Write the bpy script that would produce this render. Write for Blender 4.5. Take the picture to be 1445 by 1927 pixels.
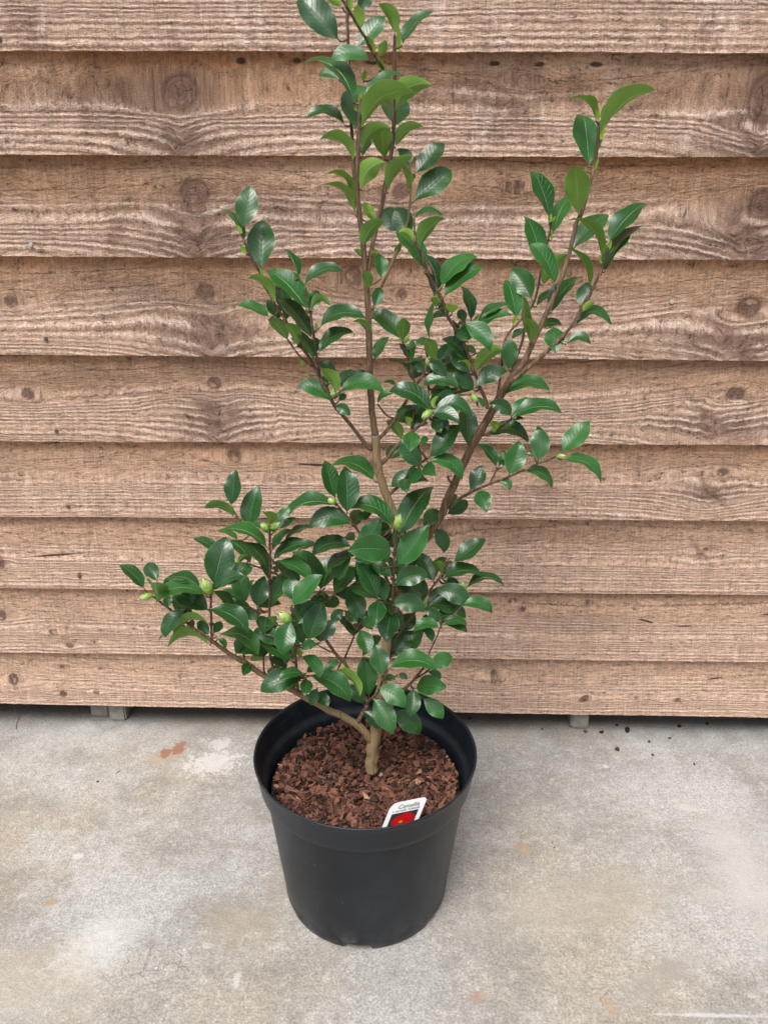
import bpy, bmesh, math, random
import numpy as np
from mathutils import Vector, Matrix, noise as mnoise

random.seed(7); rng = np.random.default_rng(7)
scene = bpy.context.scene
for o in list(bpy.data.objects): bpy.data.objects.remove(o)
COL = scene.collection

# ------------------------------------------------------------------ camera
PW, PH, FPX = 1445.0, 1927.0, 1447.0
CAM = Vector((0.0, 0.0, 0.853))
PITCH, ROLL, YAW = 0.3723, 0.0043, -0.016
fw = Vector((math.sin(YAW)*math.cos(PITCH), math.cos(YAW)*math.cos(PITCH), -math.sin(PITCH)))
rt0 = Vector((math.cos(YAW), -math.sin(YAW), 0)); up0 = rt0.cross(fw)
rt = math.cos(ROLL)*rt0 + math.sin(ROLL)*up0
up = -math.sin(ROLL)*rt0 + math.cos(ROLL)*up0
cd = bpy.data.cameras.new("camera"); cam = bpy.data.objects.new("camera", cd); COL.objects.link(cam)
cd.sensor_fit = 'HORIZONTAL'; cd.sensor_width = 36; cd.lens = 36*FPX/PW
cd.clip_start = 0.02; cd.clip_end = 500
M = Matrix((rt, up, -fw)).transposed().to_4x4(); M.translation = CAM
cam.matrix_world = M
scene.camera = cam

# ------------------------------------------------------------------ light
SUN_EL, SUN_AZ = math.radians(60), math.radians(205)
w = bpy.data.worlds.new("World"); scene.world = w; w.use_nodes = True
nt = w.node_tree
bg = nt.nodes["Background"]; bg.inputs[1].default_value = 0.105
sky = nt.nodes.new("ShaderNodeTexSky"); sky.sky_type = 'NISHITA'; sky.sun_disc = False
sky.sun_elevation = SUN_EL; sky.sun_rotation = SUN_AZ
sky.air_density = 1.0; sky.dust_density = 4.0; sky.ozone_density = 1.0
hs = nt.nodes.new("ShaderNodeHueSaturation"); hs.inputs['Saturation'].default_value = 0.34
nt.links.new(sky.outputs[0], hs.inputs['Color']); 
tc = nt.nodes.new("ShaderNodeTexCoord"); sx = nt.nodes.new("ShaderNodeSeparateXYZ"); nt.links.new(tc.outputs['Generated'], sx.inputs[0])
mr = nt.nodes.new("ShaderNodeMapRange"); nt.links.new(sx.outputs[2], mr.inputs[0])      # an overcast sky is darker towards the horizon
mr.inputs[3].default_value = .42; mr.inputs[4].default_value = 1.35
vm = nt.nodes.new("ShaderNodeVectorMath"); vm.operation = 'SCALE'
nt.links.new(hs.outputs[0], vm.inputs[0]); nt.links.new(mr.outputs[0], vm.inputs['Scale']); nt.links.new(vm.outputs[0], bg.inputs[0])
sl = bpy.data.lights.new("sun", 'SUN'); so = bpy.data.objects.new("sun", sl); COL.objects.link(so)
sl.energy = 2.1; sl.angle = math.radians(34); sl.color = (1, 0.97, 0.93)
sdir = Vector((math.sin(SUN_AZ)*math.cos(SUN_EL), math.cos(SUN_AZ)*math.cos(SUN_EL), math.sin(SUN_EL)))
so.rotation_euler = sdir.to_track_quat('Z', 'Y').to_euler(); so.location = sdir*5
scene.view_settings.view_transform = 'Standard'; scene.view_settings.look = 'None'
scene.view_settings.gamma = 1; scene.view_settings.exposure = 0.55

# ------------------------------------------------------------------ helpers
def ray(px, py):
    return fw + rt*((px-PW/2)/FPX) - up*((py-PH/2)/FPX)
def atY(px, py, Y):
    d = ray(px, py); return CAM + d*(Y/d.y)
def atZ(px, py, Z):
    d = ray(px, py); return CAM + d*((Z-CAM.z)/d.z)

def link(o, parent=None):
    COL.objects.link(o)
    if parent: o.parent = parent
    return o
def obj(name, me, mat=None, parent=None):
    o = bpy.data.objects.new(name, me); link(o, parent)
    if mat: me.materials.append(mat)
    return o
def empty(name, loc):
    o = bpy.data.objects.new(name, None); COL.objects.link(o); o.location = loc
    o.empty_display_size = 0.05
    return o
def tag(o, label=None, cat=None, group=None, kind=None):
    if label: o['label'] = label
    if cat: o['category'] = cat
    if group: o['group'] = group
    if kind: o['kind'] = kind
    return o
def child_of(o, root):                 # meshes are built in world space: undo the root's place
    o.parent = root
    if root.parent is None: o.matrix_parent_inverse = Matrix.Translation(-Vector(root.location))
def mesh(name, V, F, smooth=True):
    me = bpy.data.meshes.new(name); me.from_pydata([tuple(v) for v in V], [], F)
    if smooth: me.polygons.foreach_set('use_smooth', [True]*len(me.polygons))
    me.update(); return me
def fattr(me, name, vals):
    a = me.attributes.new(name, 'FLOAT', 'POINT'); a.data.foreach_set('value', np.asarray(vals, dtype=np.float32))

class NT:
    def __init__(s, name):
        s.m = bpy.data.materials.new(name); s.m.use_nodes = True
        s.t = s.m.node_tree; s.n = s.t.nodes; s.b = s.n["Principled BSDF"]; s.out = s.n["Material Output"]
    def node(s, typ, **kw):
        n = s.n.new(typ)
        for k, v in kw.items(): setattr(n, k, v)
        return n
    def set(s, sock, v):
        if isinstance(v, bpy.types.NodeSocket): s.t.links.new(v, sock)
        elif isinstance(v, (tuple, list)) and len(v) == 3 and sock.type == 'RGBA': sock.default_value = (*v, 1)
        else: sock.default_value = v
    def math(s, op, a, b=None, c=None, clamp=False):
        n = s.node("ShaderNodeMath", operation=op, use_clamp=clamp)
        s.set(n.inputs[0], a)
        if b is not None: s.set(n.inputs[1], b)
        if c is not None: s.set(n.inputs[2], c)
        return n.outputs[0]
    def attr(s, name, out='Fac'):
        return s.node("ShaderNodeAttribute", attribute_name=name).outputs[out]
    def noise(s, vec, scale, detail=4, rough=.55, out='Fac', dist=0):
        n = s.node("ShaderNodeTexNoise"); s.set(n.inputs['Vector'], vec)
        n.inputs['Scale'].default_value = scale; n.inputs['Detail'].default_value = detail
        n.inputs['Roughness'].default_value = rough; n.inputs['Distortion'].default_value = dist
        return n.outputs[out]
    def voro(s, vec, scale, feature='F1', out='Distance', rand=1):
        n = s.node("ShaderNodeTexVoronoi", feature=feature); s.set(n.inputs['Vector'], vec)
        n.inputs['Scale'].default_value = scale; n.inputs['Randomness'].default_value = rand
        return n.outputs[out]
    def scale(s, vec, x, y, z):
        n = s.node("ShaderNodeVectorMath", operation='MULTIPLY'); s.set(n.inputs[0], vec)
        n.inputs[1].default_value = (x, y, z); return n.outputs[0]
    def vadd(s, a, b):
        n = s.node("ShaderNodeVectorMath", operation='ADD'); s.set(n.inputs[0], a); s.set(n.inputs[1], b); return n.outputs[0]
    def ramp(s, f, lo, hi, a=0., b=1.):
        n = s.node("ShaderNodeMapRange", interpolation_type='SMOOTHSTEP'); s.set(n.inputs[0], f)
        n.inputs[1].default_value = lo; n.inputs[2].default_value = hi
        n.inputs[3].default_value = a; n.inputs[4].default_value = b; return n.outputs[0]
    def mix(s, f, a, b, mode='MIX'):
        n = s.node("ShaderNodeMix", data_type='RGBA', blend_type=mode, clamp_factor=True)
        s.set(n.inputs[0], f); s.set(n.inputs[6], a); s.set(n.inputs[7], b); return n.outputs[2]
    def bump(s, h, dist, strength=1., nrm=None):
        n = s.node("ShaderNodeBump"); s.set(n.inputs['Height'], h)
        n.inputs['Distance'].default_value = dist; n.inputs['Strength'].default_value = strength
        if nrm: s.set(n.inputs['Normal'], nrm)
        return n.outputs[0]
    def coord(s):
        return s.node("ShaderNodeTexCoord").outputs['Object']
    def geo_pos(s):
        return s.node("ShaderNodeNewGeometry").outputs['Position']
    def comb(s, x, y, z):
        n = s.node("ShaderNodeCombineXYZ"); s.set(n.inputs[0], x); s.set(n.inputs[1], y); s.set(n.inputs[2], z); return n.outputs[0]
    def sep(s, v):
        n = s.node("ShaderNodeSeparateXYZ"); s.set(n.inputs[0], v); return n.outputs
    def ell(s, x, y, cx, cy, rx, ry, ang, nz, amp=.6, soft=.5):   # noisy ellipse mask in a surface's own coordinates
        ca, sa = math.cos(ang), math.sin(ang)
        dx = s.math('SUBTRACT', x, cx); dy = s.math('SUBTRACT', y, cy)
        a = s.math('ADD', s.math('MULTIPLY', dx, ca/rx), s.math('MULTIPLY', dy, sa/rx))
        b = s.math('ADD', s.math('MULTIPLY', dx, -sa/ry), s.math('MULTIPLY', dy, ca/ry))
        d = s.math('SQRT', s.math('ADD', s.math('MULTIPLY', a, a), s.math('MULTIPLY', b, b)))
        d = s.math('ADD', d, s.math('MULTIPLY', s.math('SUBTRACT', nz, .5), amp*2))
        return s.ramp(d, 1-soft, 1+soft*.4, 1., 0.)
    def fin(s, col, rough, nrm=None, spec=.5):
        s.set(s.b.inputs['Base Color'], col); s.set(s.b.inputs['Roughness'], rough)
        s.b.inputs['Specular IOR Level'].default_value = spec
        if nrm: s.set(s.b.inputs['Normal'], nrm)
        return s.m

# ------------------------------------------------------------------ materials
def mat_wood():
    k = NT("rough_sawn_timber")
    P = k.geo_pos(); x, y, z = k.sep(P)
    g = k.attr('grain'); kn = k.attr('knot'); rg = k.attr('ring'); zl = k.attr('zl'); bid = k.attr('bid')
    off = k.comb(k.math('MULTIPLY', bid, 7.3), 0., k.math('MULTIPLY', bid, 3.1))
    Q = k.vadd(k.comb(x, 0., z), off)
    # grain-aligned coordinates, so that torn fibres follow the rings round the knots
    G = k.comb(k.math('ADD', x, k.math('MULTIPLY', bid, 5.7)), k.math('MULTIPLY', g, .006), 0.)
    big = k.noise(k.scale(Q, 3.5, 1, 9), 1.0, 4, .6)
    patch = k.noise(k.scale(Q, 14, 1, 7), 1.0, 5, .65)
    streak = k.noise(k.scale(Q, 30, 1, 7), 1.0, 5, .65)             # vertical washes and sap runs
    tear = k.ramp(k.noise(k.scale(G, 110, 380, 1), 1.0, 4, .7, dist=.7), .34, .66)        # torn fibres
    tear2 = k.ramp(k.noise(k.scale(G, 34, 210, 1), 1.0, 5, .7, dist=.9), .36, .64)
    fine = k.ramp(k.noise(k.scale(Q, 420, 1, 520), 1.0, 4, .7), .35, .65)
    saw = k.ramp(k.noise(k.scale(Q, 330, 1, 26), 1.0, 3, .6), .36, .64)               # vertical saw marks
    def amp(v, w): return k.math('MULTIPLY', k.math('SUBTRACT', v, .5), w)
    gj = k.math('ADD', g, k.math('ADD', amp(k.noise(k.scale(G, 5, 90, 1), 1, 3, .5), .5), amp(k.noise(k.scale(G, 150, 200, 1), 1, 4, .7), .75)))
    ring = k.math('MULTIPLY_ADD', k.math('SINE', k.math('MULTIPLY', gj, 2*math.pi)), .5, .5)
    low = k.ramp(k.math('ADD', zl, amp(big, .6)), .36, .62, 1., 0.)
    kinv = k.math('MULTIPLY_ADD', kn, -.85, 1.)
    c = k.mix(k.ramp(big, .3, .7), (.225, .135, .082), (.345, .218, .143))
    c = k.mix(k.math('MULTIPLY', low, .75), c, (.46, .325, .25))
    c = k.mix(k.math('MULTIPLY', k.ramp(patch, .52, .64), .6), c, (.185, .108, .068))
    c = k.mix(k.math('MULTIPLY', k.ramp(streak, .45, .36), k.math('MULTIPLY_ADD', low, .4, .15)), c, (.58, .45, .37))
    fresh = k.math('MULTIPLY', k.ramp(k.math('ADD', zl, amp(k.noise(k.scale(Q, 2.2, 1, 6), 1, 3), .5)), .70, .90), .7)
    c = k.mix(fresh, c, (.40, .205, .10))
    fresh2 = k.attr('fresh')
    c = k.mix(k.math('MULTIPLY', fresh2, .75), c, (.54, .372, .272))
    halo = k.attr('halo')
    c = k.mix(k.math('MULTIPLY', halo, .88), c, (.112, .072, .052))
    # latewood ridges and the furrows between
    lw = k.math('MULTIPLY', k.math('MULTIPLY', low, kinv), k.ramp(k.noise(k.scale(G, 2.5, 130, 1), 1, 2, .5), .34, .58, .25, 1.))
    c = k.mix(k.math('MULTIPLY', k.ramp(ring, .38, .04), k.math('MULTIPLY', lw, k.math('MULTIPLY_ADD', fresh2, -.45, .64))), c, (.150, .092, .062))
    c = k.mix(k.math('MULTIPLY', k.ramp(ring, .62, .97), k.math('MULTIPLY', lw, .52)), c, (.66, .53, .445))
    hl = k.math('ABSOLUTE', k.math('SINE', k.math('MULTIPLY', gj, math.pi*.42)))
    upl = k.math('MULTIPLY', k.math('MULTIPLY', k.ramp(hl, .13, .0), k.ramp(k.noise(k.scale(Q, 9, 1, 14), 1, 3), .42, .56)), k.math('MULTIPLY', k.math('SUBTRACT', 1., k.math('MULTIPLY', low, .7)), kinv))
    c = k.mix(k.math('MULTIPLY', upl, .55), c, (.085, .05, .034))
    # knots
    rgn = k.math('ADD', rg, amp(k.noise(k.scale(Q, 70, 1, 70), 1, 3), .35))
    kr = k.math('MULTIPLY_ADD', k.math('SINE', k.math('MULTIPLY', rgn, 26)), .5, .5)
    spk = k.attr('spike')
    kc = k.mix(k.math('MULTIPLY', kr, k.math('MULTIPLY_ADD', spk, -.5, .5)), (.098, .060, .046), (.165, .105, .080))
    kc = k.mix(k.math('MULTIPLY', spk, k.math('MULTIPLY', tear2, .8)), kc, (.235, .15, .115))
    kc = k.mix(k.math('MULTIPLY', k.ramp(k.noise(k.scale(Q, 50, 1, 50), 1, 3), .52, .62), .7), kc, c)
    kc = k.mix(k.math('MULTIPLY', k.ramp(rgn, .8, 1.0), k.math('SUBTRACT', 1., spk)), kc, (.095, .055, .040))
    c = k.mix(k.math('MULTIPLY', kn, .9), c, kc)
    ang = k.attr('kang')
    crack = k.math('MULTIPLY', k.ramp(k.math('ABSOLUTE', k.math('SINE', k.math('ADD', k.math('MULTIPLY', ang, 1.5), k.math('ADD', bid, amp(k.noise(Q, 90, 3), 1.6))))), .11, .0), k.math('MULTIPLY', kn, k.ramp(rg, .85, .4)))
    c = k.mix(k.math('MULTIPLY', crack, .85), c, (.03, .018, .014))
    # broken, furry surface
    val = k.math('ADD', k.math('ADD', amp(tear, .42), amp(tear2, .34)), k.math('ADD', amp(fine, .38), amp(saw, .26)))
    val = k.math('ADD', k.math('MULTIPLY', val, k.math('MULTIPLY_ADD', kn, -.5, 1.)), 1.5)
    c = k.mix(1., c, k.comb(val, val, val), 'MULTIPLY')
    c = k.mix(k.math('MULTIPLY', k.math('MULTIPLY', k.ramp(tear, .25, .0), k.ramp(tear2, .5, .1)), .6), c, (.075, .045, .03))
    nz = k.noise(k.scale(Q, 60, 1, 160), 1, 3)
    dark = None
    for (px, py, lx, lz, a) in ((590, 872, 40, 2.6, 2), (1213, 1164, 17, 2.2, 14), (1283, 1173, 18, 1.8, -1), (1342, 1272, 16, 2, -9), (1440, 1152, 12, 2, -8), (110, 1040, 60, 2, -5), (700, 118, 14, 3, 0), (930, 120, 9, 4, 0), (1015, 122, 9, 4, 0), (1120, 122, 12, 4, 0), (560, 115, 8, 5, 0), (455, 115, 9, 5, 0)):
        p = atY(px, py, WALLY); s = p.y/FPX*1.07
        e = k.ell(x, z, p.x, p.z, lx*s, lz*s, math.radians(-a), nz, .6, .5)
        dark = e if dark is None else k.math('MAXIMUM', dark, e)
    c = k.mix(k.math('MULTIPLY', dark, .8), c, (.04, .024, .017))
    hgt = k.math('ADD', k.math('MULTIPLY', k.math('MULTIPLY', ring, lw), .75), k.math('ADD', k.math('MULTIPLY', tear, .55), k.math('ADD', k.math('MULTIPLY', tear2, .6), k.math('MULTIPLY', fine, .4))))
    hgt = k.math('ADD', hgt, k.math('MULTIPLY', saw, .2))
    hgt = k.math('SUBTRACT', hgt, k.math('ADD', k.math('MULTIPLY', crack, 1.2), k.math('ADD', dark, k.math('MULTIPLY', upl, .8))))
    hgt = k.math('MULTIPLY', hgt, k.math('MULTIPLY_ADD', kn, -.5, 1.))
    gm = k.node('ShaderNodeGamma'); k.set(gm.inputs[0], c); gm.inputs[1].default_value = 1.22
    c = k.mix(1., gm.outputs[0], (1.20, 1.27, 1.37), 'MULTIPLY')
    return k.fin(c, .85, k.bump(hgt, .0028, 1.), .25)

def mat_concrete():
    k = NT("weathered_concrete")
    P = k.geo_pos(); x, y, z = k.sep(P)
    a = k.noise(P, 3.2, 6, .6); b = k.noise(P, 11, 6, .62); c_ = k.noise(P, 60, 5, .65); d = k.noise(P, 300, 4, .65)
    e = k.noise(P, 900, 2, .6)
    warm = k.noise(k.vadd(P, (5.3, 1.7, 0.)), 2.1, 5, .6)
    f1 = k.ramp(k.noise(P, 140, 5, .72), .36, .64); f2 = k.ramp(k.noise(P, 330, 4, .7), .36, .64)
    c = k.mix(k.ramp(warm, .38, .64), (.345, .340, .328), (.365, .325, .266))
    c = k.mix(k.math('MULTIPLY', k.ramp(b, .54, .38), .55), c, (.235, .222, .198))
    c = k.mix(k.math('MULTIPLY', k.ramp(a, .5, .62), .65), c, (.46, .458, .45))
    c = k.mix(k.math('MULTIPLY', k.ramp(c_, .5, .70), .45), c, (.54, .525, .50))
    c = k.mix(k.math('MULTIPLY', k.ramp(c_, .5, .34), .38), c, (.27, .25, .22))
    v_ = k.math('ADD', 1., k.math('ADD', k.math('MULTIPLY', k.math('SUBTRACT', f1, .5), .22), k.math('MULTIPLY', k.math('SUBTRACT', f2, .5), .44)))
    c = k.mix(1., c, k.comb(v_, v_, v_), 'MULTIPLY')
    spk = k.ramp(k.voro(P, 95), .14, .06)
    c = k.mix(k.math('MULTIPLY', spk, k.math('MULTIPLY', k.ramp(b, .45, .62), .85)), c, (.72, .71, .69))
    spd = k.ramp(k.voro(k.vadd(P, (3.1, 1.1, 0.)), 60), .07, .03)
    c = k.mix(k.math('MULTIPLY', spd, .6), c, (.12, .105, .09))
    crk = k.math('MULTIPLY', k.ramp(k.voro(k.vadd(P, k.scale(k.noise(P, 25, 4, out='Color'), .05, .05, 0)), 26, 'DISTANCE_TO_EDGE'), .018, .0), k.ramp(k.noise(P, 5.5, 3), .5, .66))
    c = k.mix(k.math('MULTIPLY', crk, .4), c, (.16, .14, .12))
    nz = k.noise(P, 30, 5, .65); nz2 = k.noise(P, 90, 5, .7)
    def st(px, py, rx, ry, ang, col, f, amp=.6, soft=.5, n=None):
        nonlocal c
        p = atZ(px, py, 0.); p2 = atZ(px+10, py, 0.); s = abs(p2.x-p.x)/10
        p3 = atZ(px, py+10, 0.); s2 = abs(p3.y-p.y)/10
        c = k.mix(k.math('MULTIPLY', k.ell(x, y, p.x, p.y, rx*s, ry*s2, ang, n or nz, amp, soft), f), c, col)
    st(312, 1422, 42, 16, .5, (.40, .31, .21), .55, .5)
    st(311, 1418, 13, 9, .4, (.28, .115, .065), .85, 1.2, .3, nz2)
    st(337, 1408, 11, 15, .0, (.30, .125, .07), .85, 1.2, .3, nz2)
    st(984, 1598, 17, 16, .1, (.38, .27, .165), .6, .7, .35, nz2)
    st(900, 1877, 17, 14, .2, (.34, .20, .12), .55, 1.8, .5, nz2)
    st(1145, 1892, 9, 24, .35, (.40, .28, .17), .65, .7, .3, nz2)
    st(97, 1700, 14, 8, 0, (.38, .24, .12), .6, .7, .4)
    st(172, 1790, 60, 75, -.6, (.60, .60, .595), .75, 1.5, .9, nz2)
    st(205, 1750, 60, 30, 0, (.54, .535, .525), .5, 1.2, .9)
    st(400, 1437, 55, 22, .3, (.62, .61, .60), .7, 2.2, .4, nz2)
    st(415, 1400, 20, 12, .3, (.62, .61, .60), .55, 1.8, .35, nz2)
    st(145, 1612, 10, 7, 0, (.62, .62, .61), .7, 1.1, .5, nz2)
    st(392, 1780, 12, 7, 0, (.58, .575, .56), .6, 1.1, .5, nz2)
    st(446, 1845, 7, 22, 0, (.60, .60, .59), .6, 1.1, .6, nz2)
    st(1135, 1450, 20, 4, .3, (.22, .22, .21), .5, .7, .4, nz2)
    st(1140, 1443, 7, 4, .3, (.60, .60, .62), .7, .9, .4, nz2)
    st(440, 1740, 70, 50, .2, (.33, .275, .205), .55, .7, .6)
    st(520, 1690, 30, 80, 0., (.31, .265, .21), .45, .8, .6)
    st(1250, 1840, 130, 26, .55, (.33, .30, .27), .5, .7, .6)
    st(1260, 1820, 30, 22, .0, (.30, .275, .25), .55, .6, .6)
    st(1400, 1640, 80, 130, 0, (.52, .505, .48), .7, 1.2, .9)
    st(1350, 1912, 130, 4, 0., (.60, .61, .62), .6, 1.1, .6, nz2)
    st(1290, 1520, 25, 7, -.2, (.55, .535, .51), .6, 1.3, .8, nz2)
    st(1100, 1700, 250, 60, .2, (.42, .375, .31), .45, .9, .7)
    st(60, 1850, 160, 90, 0, (.45, .40, .32), .5, .9, .7)
    st(130, 1885, 45, 14, 0, (.27, .29, .25), .35, .8, .7)
    # shade along the foot of the wall, painted into the concrete colour
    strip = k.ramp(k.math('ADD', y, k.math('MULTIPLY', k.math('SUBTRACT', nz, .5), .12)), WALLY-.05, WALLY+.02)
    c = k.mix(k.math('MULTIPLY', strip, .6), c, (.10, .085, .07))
    h = k.math('ADD', k.math('MULTIPLY', c_, .6), k.math('ADD', k.math('MULTIPLY', d, .5), k.math('MULTIPLY', e, .2)))
    h = k.math('SUBTRACT', h, k.math('MULTIPLY', crk, .3))
    c = k.mix(k.math('MULTIPLY', k.ramp(e, .56, .75), .4), c, (.72, .70, .67))
    c = k.mix(k.math('MULTIPLY', k.ramp(e, .44, .28), .5), c, (.17, .155, .14))
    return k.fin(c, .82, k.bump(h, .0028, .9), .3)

def mat_plastic():
    k = NT("black_plastic")
    P = k.coord(); n = k.noise(P, 9, 5, .6); sc = k.noise(k.scale(P, 60, 60, 10), 1, 5, .7); f = k.noise(P, 400, 3)
    c = k.mix(k.ramp(n, .35, .7), (.0060, .0095, .0145), (.0135, .0195, .0280))
    c = k.mix(k.math('MULTIPLY', k.ramp(sc, .6, .8), .35), c, (.07, .075, .08))
    x, y, z = k.sep(P)
    du = k.math('MULTIPLY', k.ramp(z, .05, .0), k.ramp(k.noise(P, 40, 5, .7), .4, .7))
    c = k.mix(k.math('MULTIPLY', du, .35), c, (.19, .17, .145))
    c = k.mix(k.math('MULTIPLY', k.ramp(k.noise(P, 170, 3, .6), .70, .78), .35), c, (.30, .28, .25))
    rgh = k.math('MULTIPLY_ADD', n, .25, .27)
    wash = k.math('MULTIPLY', k.ramp(k.noise(k.scale(P, 14, 14, 5), 1, 5, .7), .50, .72), .40)
    c = k.mix(wash, c, (.045, .052, .060))
    scr = k.noise(k.scale(P, 25, 25, 260), 1, 3, .6)
    c = k.mix(k.math('MULTIPLY', k.ramp(scr, .66, .74), .3), c, (.10, .105, .105))
    return k.fin(c, rgh, k.bump(k.math('ADD', k.math('MULTIPLY', f, .3), n), .0012, .5), .34)

def mat_leaf():
    k = NT("glossy_leaf")
    uv = k.node("ShaderNodeUVMap", uv_map='leaf').outputs[0]
    u, v, _ = k.sep(uv)                      # u -1..1 across, v 0..1 along
    au = k.math('ABSOLUTE', u)
    new = k.attr('young'); rnd = k.attr('rnd')
    P = k.geo_pos()
    n = k.noise(P, 55, 3, .6)
    back = k.node("ShaderNodeNewGeometry").outputs['Backfacing']
    mid = k.ramp(au, .060, .012)
    side = k.math('SINE', k.math('MULTIPLY', k.math('SUBTRACT', k.math('MULTIPLY', v, 1.), k.math('MULTIPLY', au, .22)), 58))
    vein = k.math('MULTIPLY', k.ramp(side, .82, 1.), k.ramp(au, .95, .5))
    top = k.mix(rnd, (.0065, .043, .0110), (.0175, .118, .0150))
    top = k.mix(k.math('MULTIPLY', n, .35), top, (.019, .105, .016))
    top = k.mix(new, top, (.27, .47, .045))
    top = k.mix(k.math('MULTIPLY', vein, .14), top, (.08, .20, .06))
    top = k.mix(k.math('MULTIPLY', mid, .5), top, (.15, .30, .08))
    top = k.mix(k.math('MULTIPLY', k.ramp(au, .93, 1.), .45), top, (.22, .36, .12))
    top = k.mix(k.math('MULTIPLY', k.ramp(k.noise(P, 420, 2, .5), .725, .78), .35), top, (.30, .36, .28))
    bot = k.mix(rnd, (.055, .165, .015), (.095, .225, .022))
    bot = k.mix(k.math('MULTIPLY', new, .85), bot, (.31, .50, .06))
    bot = k.mix(k.math('MULTIPLY', k.ramp(au, .10, .03), .8), bot, (.27, .44, .12))
    bot = k.mix(k.math('MULTIPLY', k.ramp(au, .92, 1.), .5), bot, (.27, .42, .13))
    bot = k.mix(k.math('MULTIPLY', vein, .25), bot, (.15, .28, .06))
    c = k.mix(back, top, bot)
    h = k.math('ADD', k.math('MULTIPLY', k.math('SUBTRACT', 1., mid), .7), k.math('ADD', k.math('MULTIPLY', vein, -.25), k.math('MULTIPLY', k.noise(P, 38, 1, .4), 1.3)))
    rough = k.math('ADD', k.math('MULTIPLY_ADD', rnd, .14, .25), k.math('MULTIPLY', back, .22))
    nrm = k.bump(h, .0011, .8)
    m = k.fin(c, rough, nrm, .68)
    tr = k.node("ShaderNodeBsdfTranslucent"); k.set(tr.inputs[0], k.mix(.5, c, (.16, .36, .03)))
    mx = k.node("ShaderNodeMixShader")
    k.set(mx.inputs[0], k.math('MULTIPLY_ADD', new, .12, .10))
    k.t.links.new(k.b.outputs[0], mx.inputs[1]); k.t.links.new(tr.outputs[0], mx.inputs[2])
    k.t.links.new(mx.outputs[0], k.out.inputs[0])
    return m

def mat_bark():
    k = NT("stem_bark")
    P = k.geo_pos(); age = k.attr('age')
    n = k.noise(k.scale(P, 320, 320, 45), 1, 5, .65); n2 = k.noise(P, 80, 4, .6)
    c = k.mix(k.ramp(age, .0, .3), (.066, .038, .028), (.125, .078, .048))
    c = k.mix(k.ramp(age, .42, .9), c, (.30, .215, .115))
    c = k.mix(k.math('MULTIPLY', k.ramp(n, .48, .66), .65), c, (.33, .225, .14))
    c = k.mix(k.math('MULTIPLY', k.ramp(n, .46, .3), .6), c, (.055, .03, .02))
    c = k.mix(k.math('MULTIPLY', k.ramp(n2, .58, .7), .25), c, (.26, .25, .15))
    return k.fin(c, .72, k.bump(n, .0022, .9), .3)

def mat_chip():
    k = NT("bark_chips")
    P = k.geo_pos(); r = k.attr('rnd')
    n = k.noise(k.scale(P, 260, 260, 260), 1, 4, .65)
    c = k.mix(k.ramp(r, .08, .5), (.014, .007, .005), (.088, .034, .021))
    c = k.mix(k.ramp(r, .45, .9), c, (.185, .078, .048))
    c = k.mix(k.ramp(r, .982, .992), c, (.36, .22, .12))
    c = k.mix(k.math('MULTIPLY', k.ramp(n, .5, .7), .3), c, (.21, .11, .075))
    return k.fin(c, .75, k.bump(n, .0014, .8), .35)

def mat_plain(name, col, rough=.6, spec=.4, nscale=60, namp=.15, bumpd=0):
    k = NT(name); P = k.coord(); n = k.noise(P, nscale, 4, .6)
    c = k.mix(n, tuple(v*(1-namp) for v in col), tuple(min(1, v*(1+namp)) for v in col))
    return k.fin(c, rough, k.bump(n, bumpd, .8) if bumpd else None, spec)

def mat_bud():
    k = NT("bud_scales"); P = k.coord(); x, y, z = k.sep(P)
    t = k.attr('along')
    c = k.mix(k.ramp(t, .1, .95), (.16, .31, .035), (.42, .50, .20))
    n = k.noise(P, 260, 3)
    c = k.mix(k.math('MULTIPLY', k.ramp(n, .5, .7), .4), c, (.16, .30, .04))
    return k.fin(c, .4, None, .5)

WALLY = 1.137
WOOD, CONC, PLAST, LEAF, BARK, CHIP, BUD = mat_wood(), mat_concrete(), mat_plastic(), mat_leaf(), mat_bark(), mat_chip(), mat_bud()
POSTM = mat_plain("grey_weathered_timber", (.27, .25, .22), .9, .2, 90, .5, .003)
GAP_BLOCK = mat_plain("dark_gap_blocker", (.06, .05, .04), .9, .2, 30, .3)  # dark surface for the added panel behind the boards
NAILM = mat_plain("galvanised_nail", (.42, .42, .41), .45, .5, 300, .3)
NAILD = mat_plain("rusty_nail", (.10, .075, .06), .6, .4, 300, .3)

# ------------------------------------------------------------------ ground
def build_ground():
    bm = bmesh.new()
    S = 120
    xs = [-S, -8, -2, -1, 0, 1, 2, 8, S]; ys = [-S, -8, -2, -1, 0, 1, 2, 8, S]
    vs = [[bm.verts.new((a, b, 0)) for a in xs] for b in ys]
    for i in range(8):
        for j in range(8): bm.faces.new((vs[i][j], vs[i][j+1], vs[i+1][j+1], vs[i+1][j]))
    me = bpy.data.meshes.new("concrete_ground"); bm.to_mesh(me); bm.free()
    return tag(obj("concrete_ground", me, CONC), kind='structure')
build_ground()

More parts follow.
